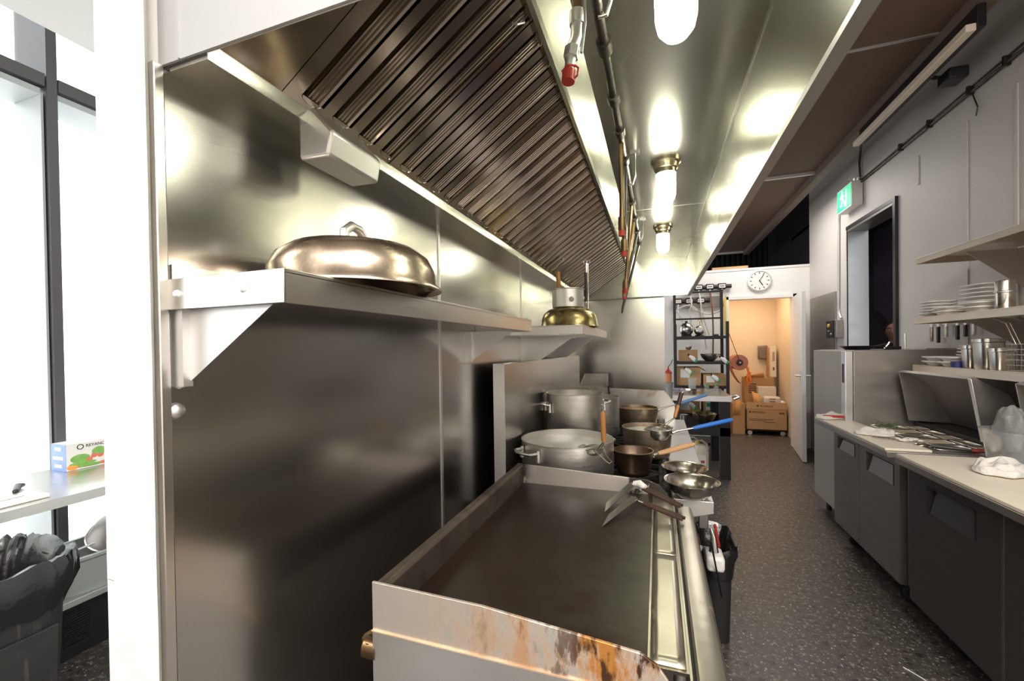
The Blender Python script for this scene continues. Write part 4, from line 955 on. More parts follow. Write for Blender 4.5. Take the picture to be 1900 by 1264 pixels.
for y in (3.18, 2.2):
    t = thing('shelf_standard', ('near' if y < 3 else 'far')+' slotted steel upright on the wall holding the right shelves', 'upright', (1.99, y, 1.6))
    MB().box(1.985, 1.999, y-.02, y+.02, 1.25, 2.02).build('upright_strip', M['steel_light'], t, bevel=.002)
    for k in range(11): MB().box(1.9835, 1.9855, y-.008, y+.008, 1.30+k*.065, 1.312+k*.065).build('slot', M['black_plastic'], t)
t = tag(MB().box(1.975, 1.998, 3.55, 4.10, 1.575, 1.61).build('knife_rack', M['steel']), 'steel knife rail on the right wall at the far end of the middle shelf', 'knife rack')
kx = 1.965
for i, (y, hl, mm, lab) in enumerate(((4.05, .11, 'steel_dark', 'farthest knife, narrow grey handle, under the knife rail'), (3.97, .12, 'black_plastic', 'long black handled knife hanging second from the far end of the rail'), (3.88, .08, 'steel', 'short steel handled knife in the middle of the rail'), (3.76, .10, 'black_plastic', 'thick black handled knife near the shelf end of the rail'), (3.68, .08, 'wood_dark', 'small brown handled knife next to the shelf end'), (3.60, .07, 'steel', 'shortest steel handled knife closest to the middle shelf'))):
    t = thing('kitchen_knife', lab, 'knife', (kx, y, 1.58), 'knives on the wall rail')
    MB().box(kx-.003, kx+.004, y-.012, y+.012, 1.565, 1.68).build('blade', M['steel_light'], t)
    MB().box(kx-.008, kx+.008, y-.012, y+.012, 1.565-hl, 1.565).build('handle', M[mm], t, bevel=.004)

def plate(sx, sy, hh=.018):
    mb = MB(); mb.lathe([(0, 0), (.6, 0), (.62, .15*hh/.018*.0), (.72, hh*.6), (1, hh), (1, hh+.003), (.70, hh*.75), (.6, .004), (0, .004)], n=4, sx=1, sy=1); return mb
def square_dish(loc, s, hh, label, group, rz=0, src=None):
    if src is None:
        mb = MB(); rings = []
        for k_, z in ((.55, 0), (.60, 0), (.72, hh*.45), (1.0, hh*.78), (1.0, hh), (.95, hh), (.70, hh*.6), (.56, .004)):
            rings.append([(s*k_*(abs(math.cos(t_))**.45)*math.copysign(1, math.cos(t_)), s*k_*(abs(math.sin(t_))**.45)*math.copysign(1, math.sin(t_)), z) for t_ in [2*PI*q/32 for q in range(32)]])
        loft(mb, rings, True, True); o = mb.build('square_dish', M['porcelain'], None, smooth=40); o.location = loc; o.rotation_euler[2] = rz
    else:
        o = src.copy(); col.objects.link(o); o.location = loc; o.rotation_euler[2] = rz; o.scale = (s, s, 1)
    tag(o, label, 'dish', group); return o
base = None
ordn = ['lowest', 'second', 'third', 'fourth', 'fifth', 'sixth', 'seventh', 'top']
def stack(x, y, z, n, s, hh, pitch, where, group, rz=0, tilt=0):
    src = None
    for i in range(n):
        lab = '%s white square dish, %s' % ((ordn[i] if i < n-1 else 'top'), where)
        if src is None: o = square_dish((x, y, z), s, hh, lab, group, rz); src = o
        else:
            o = src.copy(); col.objects.link(o); o.location = (x+tilt*i, y-.004*i, z+i*pitch); o['label'] = lab
stack(1.69, 3.43, 1.6135, 5, .075, .024, .018, 'far low stack on the middle shelf', 'dishes on the middle shelf')
stack(1.665, 3.27, 1.6135, 2, .058, .026, .022, 'short stack at the lip of the middle shelf', 'dishes on the middle shelf', .2)
stack(1.815, 3.25, 1.6135, 7, .092, .030, .0235, 'tallest stack on the middle shelf', 'dishes on the middle shelf', .1, .001)
stack(1.70, 3.04, 1.6135, 2, .085, .030, .024, 'low pair between tallest stack and canister', 'dishes on the middle shelf')
stack(1.71, 3.43, 1.3015, 2, .078, .030, .028, 'far pair on the lowest shelf', 'dishes on the lowest shelf')
stack(1.70, 3.265, 1.3015, 2, .072, .032, .028, 'near pair beside the blue tape roll', 'dishes on the lowest shelf', .15)
stack(1.88, 3.42, 1.3015, 6, .080, .03, .020, 'leaning stack behind steel pans, lowest shelf', 'dishes on the lowest shelf', .1, .001)
t = thing('steel_canister', 'tall shiny steel canister standing on the middle shelf', 'canister', (1.69, 2.87, 1.613))
MB().lathe([(0, 0), (.034, 0), (.036, .003), (.036, .145), (.034, .15), (0, .152)], 1.69, 2.87, 1.6125, 32).build('canister_body', M['steel_shiny'], t)
mb = MB(); mb.lathe([(.0365, .085), (.040, .088), (.040, .094), (.0365, .097), (.0365, .085)], 1.69, 2.87, 1.6125, 32); mb.build('canister_ring', M['steel_light'], t)
tag(MB().lathe([(.010, 0), (.026, 0), (.026, .035), (.010, .035), (.010, 0)], 1.655, 3.175, 1.3005, 20).build('tape_roll', mat('navy_tape', (.03, .04, .16), 0, .5)), 'small dark blue tape roll between white dishes and steel pans', 'tape roll')
def steel_pan(label, x, y, s1, s2, hh):
    t = thing('tall_pan', label, 'steel pan', (x, y, 1.3005), 'steel pans on the lowest right shelf')
    mb = MB(); R0 = lambda a, b, z: ring(a, b, z, 28, x, y)
    loft(mb, [R0(s1*.86, s2*.86, 1.3005), R0(s1*.92, s2*.92, 1.306), R0(s1, s2, 1.3005+hh-.022)], True, False); mb.build('pan_body', M['steel'], t)
    mb = MB(); loft(mb, [R0(s1, s2, 1.3005+hh-.022), R0(s1+.003, s2+.003, 1.3005+hh-.018), R0(s1+.003, s2+.003, 1.3005+hh-.002), R0(s1+.012, s2+.012, 1.3005+hh), R0(s1-.002, s2-.002, 1.3005+hh), R0(s1-.004, s2-.004, 1.3005+hh-.05)], False, False); mb.build('pan_rim', M['steel_shiny'], t)
    return t
steel_pan('smallest flanged steel pan, left of the tall steel pan', 1.69, 3.115, .036, .036, .130)
steel_pan('tallest steel pan in the middle of the lowest right shelf', 1.70, 3.005, .050, .055, .165)
steel_pan('medium steel pan to the right of the tallest one', 1.69, 2.895, .040, .038, .115)
def basket(label, x, y, z, src=None):
    t = thing('wire_basket', label, 'wire basket', (x, y, z), 'wire baskets at the right edge of the lowest shelf')
    mb = MB()
    for k in range(6):
        zz = z+.004+k*.026; mb.tube([(x-.04, y-.06, zz), (x+.04, y-.06, zz), (x+.04, y+.06, zz), (x-.04, y+.06, zz), (x-.04, y-.06, zz)], .0018, 5)
    for dx in (-.04, -.013, .013, .04):
        for dy in (-.06, .06): mb.tube([(x+dx, y+dy, z+.003), (x+dx, y+dy, z+.136)], .0015, 5)
    for dy in (-.03, 0, .03):
        for dx in (-.04, .04): mb.tube([(x+dx, y+dy, z+.003), (x+dx, y+dy, z+.136)], .0015, 5)
    mb.build('wire_mesh', M['steel_shiny'], t)
    mb = MB(); mb.tube([(x-.005, y+.06, z+.13), (x-.02, y+.10, z+.24), (x-.03, y+.16, z+.27), (x-.03, y+.19, z+.275)], .003, 8); mb.tube([(x+.012, y+.06, z+.13), (x-.004, y+.10, z+.24), (x-.02, y+.16, z+.27), (x-.03, y+.19, z+.275)], .003, 8)
    mb.build('basket_handle', M['steel_shiny'], t)
    return t
b0 = basket('front wire basket with a raised handle beside the medium steel pan', 1.70, 2.75, 1.301)
dup(b0, (1.80, 2.78, 1.301), 0, 'second wire basket, just behind the front one with handle crossing it')
dup(b0, (1.90, 2.81, 1.301), 0, 'rearmost wire basket against the wall, handle highest at the frame edge', (1, 1, 1.05))
# spill strip on the floor
tag(MB().tube([(1.02, 2.32, .003), (1.06, 2.27, .003), (1.10, 2.20, .003), (1.16, 2.17, .003)], .0025, 6).build('white_string', M['white_plastic']), 'short white string lying on the dark floor below the near prep fridge', 'string')

# person seen past the doorway edge
def person(x, y, rot):
    t = thing('person', 'person with short black hair peering round the doorway edge, face half hidden', 'person', (x, y, 0))
    me = bpy.data.meshes.new('body'); S = 1.0
    J = {'pel': (0, 0, .93), 'bel': (0, 0, 1.08), 'che': (0, -.01, 1.30), 'nk0': (0, 0, 1.44), 'nk1': (0, -.01, 1.51), 'hl': (.09, 0, .88), 'kl': (.10, -.01, .48), 'al': (.10, .02, .08), 'tl': (.10, -.12, .04),
         'hr': (-.09, 0, .88), 'kr': (-.10, -.01, .48), 'ar': (-.10, .02, .08), 'tr': (-.10, -.12, .04), 'sl': (.18, 0, 1.38), 'el': (.24, .02, 1.10), 'wl': (.25, -.06, .86), 'sr': (-.18, 0, 1.38), 'er': (-.24, .02, 1.10), 'wr': (-.25, -.06, .86)}
    names = list(J); E_ = [('pel', 'bel'), ('bel', 'che'), ('che', 'nk0'), ('nk0', 'nk1'), ('pel', 'hl'), ('hl', 'kl'), ('kl', 'al'), ('al', 'tl'), ('pel', 'hr'), ('hr', 'kr'), ('kr', 'ar'), ('ar', 'tr'), ('che', 'sl'), ('sl', 'el'), ('el', 'wl'), ('che', 'sr'), ('sr', 'er'), ('er', 'wr')]
    Rad = dict(pel=(.15, .11), bel=(.14, .10), che=(.17, .11), nk0=(.07, .07), nk1=(.055, .055), hl=(.09, .09), kl=(.06, .06), al=(.04, .04), tl=(.035, .03), hr=(.09, .09), kr=(.06, .06), ar=(.04, .04), tr=(.035, .03), sl=(.06, .06), el=(.042, .042), wl=(.028, .028), sr=(.06, .06), er=(.042, .042), wr=(.028, .028))
    # fingers as short chains from each wrist
    for sd, wn in ((1, 'wl'), (-1, 'wr')):
        bx, by, bz = J[wn]; J['p'+wn] = (bx, by-.02, bz-.06); Rad['p'+wn] = (.030, .016); E_.append((wn, 'p'+wn))
        for q in range(4):
            a1 = 'f%d%s' % (q, wn); a2 = 'g%d%s' % (q, wn)
            J[a1] = (bx, by-.045+.018*q, bz-.105-.006*(q in (1, 2))); J[a2] = (bx-.012*sd, by-.05+.018*q, bz-.150-.010*(q in (1, 2)))
            Rad[a1] = (.0085, .0085); Rad[a2] = (.007, .007); E_ += [('p'+wn, a1), (a1, a2)]
        J['th'+wn] = (bx-.01*sd, by-.065, bz-.085); Rad['th'+wn] = (.009, .009); E_.append(('p'+wn, 'th'+wn))
    names = list(J); me.from_pydata([J[n_] for n_ in names], [(names.index(a), names.index(b)) for a, b in E_], [])
    o = bpy.data.objects.new('body', me); col.objects.link(o); o.parent = t
    md = o.modifiers.new('skin', 'SKIN'); 
    for i, n_ in enumerate(names): me.skin_vertices[0].data[i].radius = Rad[n_]
    me.skin_vertices[0].data[0].use_root = True
    o.modifiers.new('sub', 'SUBSURF').render_levels = 2; me.materials.append(M['shirt'])
    # head with face features
    mb = MB(); n = 32; mrows = 24; vs = []
    for j in range(mrows+1):
        ph = -PI/2+PI*j/mrows
        for i in range(n):
            a = 2*PI*i/n; dx, dy, dz = math.cos(ph)*math.sin(a), -math.cos(ph)*math.cos(a), math.sin(ph)
            w_ = .078*(1-.22*max(0, -dz)); p = Vector((dx*w_, dy*.096, dz*.118))
            fr = max(0, -dy)**3
            p.y -= fr*(.026*math.exp(-((dx/.14)**2))*math.exp(-((dz+.16)/.17)**2))            # nose
            p.y += fr*(.012*(math.exp(-(((dx-.36)/.16)**2))+math.exp(-(((dx+.36)/.16)**2)))*math.exp(-((dz-.06)/.12)**2))   # eye sockets
            p.y -= fr*(.007*math.exp(-((dx/.3)**2))*math.exp(-((dz+.48)/.07)**2))            # lips
            vs.append((p.x, p.y, 1.63+p.z))
    mb.add(vs, [(j*n+i, j*n+(i+1) % n, (j+1)*n+(i+1) % n, (j+1)*n+i) for j in range(mrows) for i in range(n)])
    o2 = mb.build('head', M['skin'], None, smooth=80); o2.parent = t
    e = MB().tube([(0, .012, 1.44), (0, .008, 1.50), (0, 0, 1.57)], .05, 16, radii=[.062, .052, .050]).build('neck', M['skin']); e.parent = o2
    for s1 in (-1, 1):
        e = MB().ball((s1*.030, -.0755, 1.638), .0105, 12).build('eye', M['porcelain']); e.parent = o2
        e = MB().ball((s1*.030, -.0825, 1.638), .0060, 10).build('iris', M['hair']); e.parent = o2
        e = MB().tube([(s1*.014, -.096, 1.660), (s1*.030, -.098, 1.664), (s1*.048, -.088, 1.660)], .004, 6).build('eyebrow', M['hair']); e.parent = o2
        e = MB().ball((s1*.078, .005, 1.625), .018, 10, (.4, 1, 1.6)).build('ear', M['skin']); e.parent = o2
    e = MB().tube([(-.024, -.094, 1.572), (0, -.101, 1.574), (.024, -.094, 1.572)], .0035, 6).build('mouth', mat('lips', (.25, .09, .07))); e.parent = o2
    mb = MB(); vs = []
    for j in range(15):
        ph = -.25+(PI/2+.25)*j/14
        for i in range(n):
            a = 2*PI*i/n; front = max(0, math.cos(a)); ph2 = ph if ph > .35*front+(.35*front) else ph
            lim = -.25+1.05*front; ph2 = max(ph, lim) if ph < lim else ph
            q = Vector((math.cos(ph2)*math.sin(a)*.086, -math.cos(ph2)*math.cos(a)*.102, math.sin(ph2)*.130))
            q *= 1.02+.07*noise.noise(q*55); vs.append((q.x, q.y+.004, 1.63+q.z))
    mb.add(vs, [(j*n+i, j*n+(i+1) % n, (j+1)*n+(i+1) % n, (j+1)*n+i) for j in range(14) for i in range(n)])
    e = mb.build('hair', M['hair'], smooth=80); e.parent = t
    t.rotation_euler[2] = rot; t.scale = (1, 1, .97)
person(2.49, 5.80, -.55)
# ------------------------------------------------------------------ back corner: rack, prep table, dispensers
rk = thing('storage_rack', 'tall open black metal rack of boxes and bowls against the back wall', 'rack', (.55, 6.2, 0))
RX0, RX1, RYF, RYB = .225, .850, 6.0, 6.42
for x, y, zt in ((RX0, RYF, 1.74), (RX1, RYF, 1.76), (RX0+.01, RYB, 2.22), (RX1-.01, RYB, 2.22)):
    MB().box(x-.018, x+.018, y-.018, y+.018, 0, zt).build('post', M['black_metal'], rk)
for z in (1.575, 1.243, .925, .56, .18):
    mb = MB(); mb.box(RX0, RX1, RYF-.012, RYB+.012, z-.006, z); mb.box(RX0, RX1, RYF-.014, RYF, z-.035, z+.002); mb.box(RX0, RX1, RYB, RYB+.014, z-.035, z+.002)
    mb.build('shelf', M['black_metal'], rk)
for z in (1.83, 2.20): MB().box(RX0, RX1, RYB-.008, RYB+.008, z-.012, z+.012).build('crossbar', M['black_metal'], rk)
def carton(name, label, x0, x1, y0, y1, z0, z1, m='cardboard', flap=None, grp=None, lab=None):
    t = thing(name, label, 'box', ((x0+x1)/2, (y0+y1)/2, z0), grp)
    MB().box(x0, x1, y0, y1, z0, z1).build('carton_body', M[m], t, bevel=.003)
    if lab: MB().box(lab[0], lab[1], y0-.0015, y0, lab[2], lab[3]).build('shipping_label', M['paper'], t)
    MB().box((x0+x1)/2-.015, (x0+x1)/2+.015, y0-.001, y1, z1, z1+.001).build('tape', M['cardboard_in'], t)
    return t
t = carton('carton', 'small brown carton under a tiny bowl on the second rack shelf', .275, .50, 6.03, 6.36, 1.244, 1.395)
t = carton('carton', 'large opened brown carton with a white label on the third rack shelf', .25, .53, 6.02, 6.38, .926, 1.165, lab=(.285, .40, 1.03, 1.14))
MB().add([(.53, 6.03, 1.165), (.53, 6.37, 1.165), (.60, 6.37, 1.11), (.60, 6.03, 1.12)], [(0, 1, 2, 3)]).build('box_flap', M['cardboard'], t, solid=.004)
t = carton('carton', 'flat brown carton at the right end of the third rack shelf', .565, .83, 6.02, 6.36, .926, 1.075, lab=(.60, .70, .97, 1.055))
t = carton('carton', 'brown carton at left under the steel table, with a white label', .25, .52, 6.02, 6.36, .561, .73, lab=(.28, .40, .60, .71))
t = carton('carton', 'brown carton with a green printed label on the shelf under the table', .56, .81, 6.02, 6.36, .561, .74, lab=(.59, .70, .61, .72))
MB().box(.60, .69, 6.0175, 6.0185, .65, .70).build('green_print', M['green'], t)
def sbowl(name, label, x, y, z, r, hh, m='steel'):
    return tag(MB().lathe([(0, 0), (r*.4, 0), (r*.75, hh*.4), (r, hh), (r, hh+.003), (r*.72, hh*.48), (r*.4, .004), (0, .004)], x, y, z, 32).build(name, M[m]), label, 'bowl')
sbowl('small_bowl', 'tiny steel bowl on the small carton of the second rack shelf', .395, 6.12, 1.3965, .045, .045)
t = thing('steel_colander', 'dented steel colander with a side handle on the second rack shelf', 'colander', (.66, 6.15, 1.244))
MB().lathe([(0, 0), (.05, 0), (.10, .05), (.115, .10), (.108, .10), (.09, .05), (.045, .006), (0, .006)], .655, 6.14, 1.244, 32).build('colander_body', M['steel'], t)
MB().tube([(.765, 6.13, 1.33), (.80, 6.13, 1.33), (.81, 6.13, 1.30)], .006, 8).build('side_handle', M['black_metal'], t)
# pressure tanks on the top shelf
t = thing('round_tank', 'shiny round steel tank on the top rack shelf, left', 'tank', (.355, 6.12, 1.576))
MB().ball((.37, 6.12, 1.675), .092, 32, (1, 1, 1)).build('tank_body', M['steel_shiny'], t); MB().lathe([(0, 0), (.07, 0), (.06, .03), (0, .03)], .37, 6.12, 1.576, 24).build('tank_foot', M['black_metal'], t)
MB().tube([(.37, 6.12, 1.76), (.37, 6.12, 1.785)], .018, 12).build('tank_valve', M['black_metal'], t)
t = thing('gas_regulator', 'steel and brass regulator with a gauge beside the round tank', 'regulator', (.53, 6.12, 1.576))
MB().ball((.53, 6.12, 1.655), .066, 24, (1, 1, 1)).build('regulator_body', M['steel'], t)
MB().lathe([(0, 0), (.035, 0), (.035, .02), (0, .022)], n=24, mtx=Matrix.Translation((.53, 6.055, 1.665)) @ Matrix.Rotation(PI/2, 4, 'X')).build('gauge', M['paper'], t)
MB().tube([(.53, 6.12, 1.71), (.53, 6.12, 1.78), (.55, 6.11, 1.79)], .014, 10).build('brass_stem', M['gold_steel'], t)
MB().lathe([(0, 0), (.06, 0), (.05, .02), (0, .02)], .53, 6.12, 1.576, 24).build('foot', M['black_metal'], t)
tag(MB().box(.70, .76, 6.08, 6.14, 1.576, 1.60).build('black_block', M['black_plastic'], None, bevel=.006), 'small black plastic block at the right of the top rack shelf', 'block')
# dispensers on the wall
rows = [(2.31, ((.46, 'upper row, left, half behind the hood'), (.585, 'upper row, second from left with a white label'), (.735, 'upper row, third, label with dark stripe'), (.895, 'upper row, right end'))), (2.115, ((.30, 'lower row, left, with a yellow stripe on its label'), (.455, 'lower row, middle'), (.61, 'lower row, right')))]
nn_ = 0
for z, lst in rows:
    for x, lab in lst:
        t = thing('drink_pump', 'black wall pump with a label, '+lab, 'pump', (x, 6.80, z), 'black pumps above the rack')
        MB().box(x-.055, x+.055, 6.76, 6.845, z-.04, z+.045).build('pump_housing', M['black_plastic'], t, bevel=.012)
        MB().lathe([(0, -.05), (.03, -.05), (.03, .05), (0, .05)], n=14, mtx=Matrix.Translation((x+.075, 6.79, z)) @ Matrix.Rotation(PI/2, 4, 'Y')).build('motor', M['black_plastic'], t)
        MB().box(x-.04, x+.042, 6.756, 6.76, z-.022, z+.026).build('label_card', M['paper'], t)
        MB().box(x-.03, x+.03, 6.7545, 6.756, z-.004, z+.008).build('label_print', M['ink'] if nn_ != 4 else M['yellow'], t)
        MB().tube([(x, 6.77, z-.04), (x, 6.77, z-.06)], .010, 8).build('outlet', M['white_plastic'], t)
        nn_ += 1
struct(MB().box(.24, .92, 6.80, 6.848, 2.015, 2.175).build('trim_5', M['steel_cab_mid']))
hoses = [((.46, 2.25), (.47, 2.05), (.44, 1.95), (.46, 1.80), (.40, 1.72)), ((.585, 2.25), (.59, 2.08), (.60, 1.9), (.63, 1.65), (.66, 1.4)), ((.735, 2.25), (.74, 2.0), (.75, 1.7), (.745, 1.35), (.74, 1.28)), ((.895, 2.25), (.88, 2.10), (.84, 1.95), (.70, 1.90), (.60, 1.93)),
         ((.30, 2.06), (.29, 1.95), (.33, 1.85), (.36, 1.76)), ((.455, 2.06), (.50, 1.98), (.60, 1.92), (.66, 1.75), (.70, 1.60)), ((.61, 2.06), (.61, 1.95), (.62, 1.88)), ((.24, 1.40), (.20, 1.75), (.27, 1.96), (.42, 2.04), (.56, 1.95), (.62, 1.75), (.66, 1.6))]
labs = ['hanging from the left upper pump', 'falling from the second upper pump to the colander', 'dropping straight down from the third upper pump', 'curving left from the right upper pump', 'from the yellow striped pump to the tank', 'swooping right from the middle lower pump', 'short, under the right lower pump', 'forming the widest arch over the tank and regulator']
for i, hs in enumerate(hoses):
    P3 = [Vector((a, (6.77 if (q_ == 0 and i != 7) else 6.56+.008*i), b)) for q_, (a, b) in enumerate(hs)]
    # smooth with Catmull-Rom
    pts = []
    for k in range(len(P3)-1):
        p0 = P3[max(k-1, 0)]; p1 = P3[k]; p2 = P3[k+1]; p3 = P3[min(k+2, len(P3)-1)]
        for s in range(6):
            u_ = s/6; pts.append(.5*((2*p1)+(-p0+p2)*u_+(2*p0-5*p1+4*p2-p3)*u_*u_+(-p0+3*p1-3*p2+p3)*u_**3))
    pts.append(P3[-1])
    tag(MB().tube(pts, .011 if i != 6 else .009, 8).build('drink_hose', M['hose'] if i != 2 else M['hose_brown']), ('brown' if i == 2 else 'pale')+' hose '+labs[i], 'hose', 'hoses above the rack')
# hanging nozzles
def soda_gun(label, x, y, z, c='green'):
    t = thing('drink_nozzle', label, 'nozzle', (x, y, z), 'drink nozzles hung on the rack')
    MB().tube([(x-.04, y, z+.035), (x, y, z+.01), (x+.035, y, z-.03)], .02, 10, radii=[.014, .026, .022]).build('nozzle_body', M['white_plastic'], t)
    MB().tube([(x+.025, y, z-.02), (x+.055, y, z-.035)], .023, 10).build('nozzle_cap', M[c], t)
    MB().tube([(x-.05, y, z+.06), (x-.035, y, z+.03)], .012, 8).build('hook', M['black_plastic'], t)
soda_gun('white drink nozzle with a green cap in front of the small carton', .43, 5.96, 1.285)
soda_gun('white and black drink nozzle in front of the large opened carton', .38, 5.96, 1.12)
soda_gun('green and white drink nozzle before the flat carton', .70, 5.96, 1.03)
soda_gun('green nozzle at the right end of the second rack shelf', .80, 5.96, 1.26)
soda_gun('green and white nozzle under the table on the left', .42, 5.96, .67)
soda_gun('green nozzle under the table on the right', .70, 5.96, .66)

# steel top prep table in front of the rack
pt = thing('prep_table', 'steel topped table with a black lower shelf in front of the storage rack', 'table', (.46, 5.4, 0))
MB().box(.14, .745, 5.0, 5.92, .885, .903).build('table_top', M['steel'], pt, bevel=.002)
MB().box(.14, .745, 4.997, 5.003, .845, .903).build('top_apron', M['steel_light'], pt)
for x, y in ((.18, 5.06), (.68, 5.06), (.18, 5.86), (.68, 5.86)): MB().box(x-.05, x+.05, y-.05, y+.05, 0, .885).build('leg', M['black_metal'], pt)
mb = MB(); mb.box(.14, .73, 5.02, 5.90, .53, .54); mb.box(.14, .73, 5.01, 5.03, .47, .56); mb.build('lower_shelf', M['black_metal'], pt)
MB().tube([(.745, 5.10, .885), (.80, 5.08, .905), (.815, 5.02, .89), (.76, 4.99, .87)], .012, 8).build('side_handle', M['steel_light'], pt)
t = thing('small_pan', 'small steel pan with a handle on the steel topped table', 'pan', (.33, 5.35, .903))
MB().lathe([(0, 0), (.06, 0), (.105, .035), (.108, .037), (.10, .037), (.056, .005), (0, .005)], .36, 5.30, .9035, 32).build('pan_body', M['steel_shiny'], t)
MB().tube([(.26, 5.27, .935), (.20, 5.22, .94), (.15, 5.20, .94)], .008, 8).build('pan_handle', M['steel_cab'], t)
t = tag(MB().lathe([(0, 0), (.04, 0), (.045, .10), (.048, .15), (.045, .15), (.037, .006), (0, .006)], .40, 5.62, .9035, 24).build('clear_tumbler', M['clear']), 'clear plastic tumbler behind the small pan on the table', 'tumbler')
t = tag(MB().box(.15, .28, 5.55, 5.63, .904, .925).build('purple_strip', mat('lilac_plastic', (.28, .24, .5))), 'lilac plastic strip at the left of the steel topped table', 'strip')
for i, (x, y, cc) in enumerate(((.56, 5.6, 'green'), (.66, 5.55, 'green'))):
    t = thing('squeeze_bottle', ('left' if i == 0 else 'right')+' small clear bottle with a green cap lying at the back of the table', 'bottle', (x, y, .9035), 'green capped bottles on the table')
    MB().lathe([(0, 0), (.025, 0), (.026, .05), (.018, .06), (0, .06)], x, y, .9035, 18).build('bottle_body', M['clear'], t); MB().lathe([(0, .06), (.014, .06), (.012, .085), (0, .088)], x, y, .9035, 14).build('cap', M[cc], t)
sbowl('mixing_bowl', 'copper toned mixing bowl on the black lower table shelf', .50, 5.28, .5405, .13, .13, 'gold_steel')
sbowl('mixing_bowl', 'dark wide wok bowl beside the copper toned bowl', .62, 5.52, .5405, .12, .10, 'black_metal')
t = tag(MB().lathe([(0, 0), (.05, 0), (.055, .11), (.06, .115), (.052, .115), (.047, .006), (0, .006)], .27, 5.25, .5405, 24).build('steel_tub', M['steel']), 'small round steel tub at the left of the lower table shelf', 'tub')
# jugs under the table
for i, (x, y) in enumerate(((.475, 5.42), (.40, 5.60))):
    t = thing('cleaner_jug', ('front milky jug with a red dotted label' if i == 0 else 'rear jug half hidden by the front one,')+' on the floor under the table', 'jug', (x, y, 0))
    mb = MB(); R1 = lambda a, b, z: ring(a, b, z, 24, x, y)
    loft(mb, [R1(.075, .075, 0), R1(.08, .08, .02), R1(.08, .08, .20), R1(.06, .06, .27), R1(.03, .03, .29)], True, True); mb.build('jug_body', M['jug'], t)
    MB().tube([(x-.06, y, .25), (x-.05, y, .31), (x+.01, y, .33), (x+.06, y, .29), (x+.07, y, .22)], .014, 8).build('jug_handle', M['jug'], t)
    MB().tube([(x-.035, y, .29), (x-.035, y, .325)], .022, 12).build('cap', M['yellow'], t)
    MB().box(x-.045, x+.045, y-.083, y-.0805, .06, .17).build('jug_label', M['paper'], t)
    MB().box(x-.01, x+.03, y-.085, y-.083, .08, .11).build('label_print', M['red'], t)
# white column strip, red-topped sauce bottle beside the steel screen
t = thing('wall_bracket_pot', 'grey plastic pot on a stand beside the steel screen', 'pot', (.13, 4.9, .90))
mb = MB(); mb.lathe([(0, 0), (.04, 0), (.05, .16), (.058, .17), (.05, .172), (0, .16)], .105, 4.75, .9, 24); mb.build('pot_body', M['grey_plastic'], t); mb = MB(); mb.tube([(.105, 4.75, 0), (.105, 4.75, .9)], .03, 12); mb.build('stand', M['steel_cab'], t)
t = thing('sauce_bottle', 'orange sauce bottle with a red pointed cap standing on the grey pot', 'bottle', (.105, 4.75, 1.073))
MB().lathe([(0, 0), (.036, 0), (.037, .08), (.034, .09), (0, .09)], .105, 4.75, 1.073, 24).build('bottle_body', mat('orange_sauce', (.62, .22, .10), 0, .3), t)
MB().lathe([(.038, .09), (.038, .105), (.012, .13), (.005, .16), (0, .16)], .105, 4.75, 1.073, 20).build('bottle_cap', M['red'], t)
MB().tube([(.10, 4.75, 1.23), (.13, 4.75, 1.26), (.15, 4.75, 1.31)], .004, 6).build('black_spout', M['black_plastic'], t)
t = thing('spatula_bar', 'yellow and white long handled tool leaning between rack and doorway', 'tool', (.905, 6.3, 0))
MB().box(.885, .915, 6.52, 6.54, 1.60, 2.12).build('yellow_head', M['yellow'], t, bevel=.004); MB().box(.89, .912, 6.52, 6.535, 0, 1.60).build('tool_pole', M['white_plastic'], t)

# ------------------------------------------------------------------ store room goods seen through the doorway
t = thing('paper_roll_holder', 'thick pink brown paper roll mounted on the store room wall', 'paper roll', (1.22, 7.95, 1.17))
Rr = Matrix.Translation((1.25, 7.60, 1.17)) @ Matrix.Rotation(PI/2, 4, 'X')
MB().lathe([(.035, -.33), (.125, -.33), (.125, 0), (.035, 0), (.035, -.33)], n=36, mtx=Rr).build('paper_roll', M['paper_roll'], t)
MB().lathe([(0, .002), (.05, .002), (.045, .02), (0, .022)], n=24, mtx=Rr).build('black_hub', M['black_plastic'], t)
MB().lathe([(0, .022), (.015, .022), (.015, .05), (0, .05)], n=16, mtx=Rr).build('hub_cap', M['steel'], t)
mb = MB(); v = []
for i in range(9):
    a = i/8; x = 1.25-.123+.04*a+.10*a*a; z = 1.15-.32*a
    v += [(x, 7.62, z), (x, 7.92, z)]
mb.add(v, [(2*i, 2*i+1, 2*i+3, 2*i+2) for i in range(8)]); mb.build('paper_tail', M['paper_roll'], t, solid=.003)
MB().tube([(1.25, 7.56, 1.17), (1.06, 7.58, 1.75)], .005, 6).build('hanging_cord', M['black_metal'], t)
tag(MB().tube([(1.36, 7.62, 1.10), (1.38, 7.60, 1.0), (1.35, 7.60, .90), (1.37, 7.60, .80), (1.40, 7.60, .88), (1.39, 7.60, 1.02)], .018, 8).build('orange_cord', M['orange']), 'bundled orange cord hanging under the paper roll', 'cord')
t = tag(MB().box(1.65, 1.80, 8.28, 8.348, 1.20, 1.44).build('towel_dispenser', M['steel_cab_mid'], None, bevel=.02), 'grey dispenser box on the store room back wall', 'dispenser')
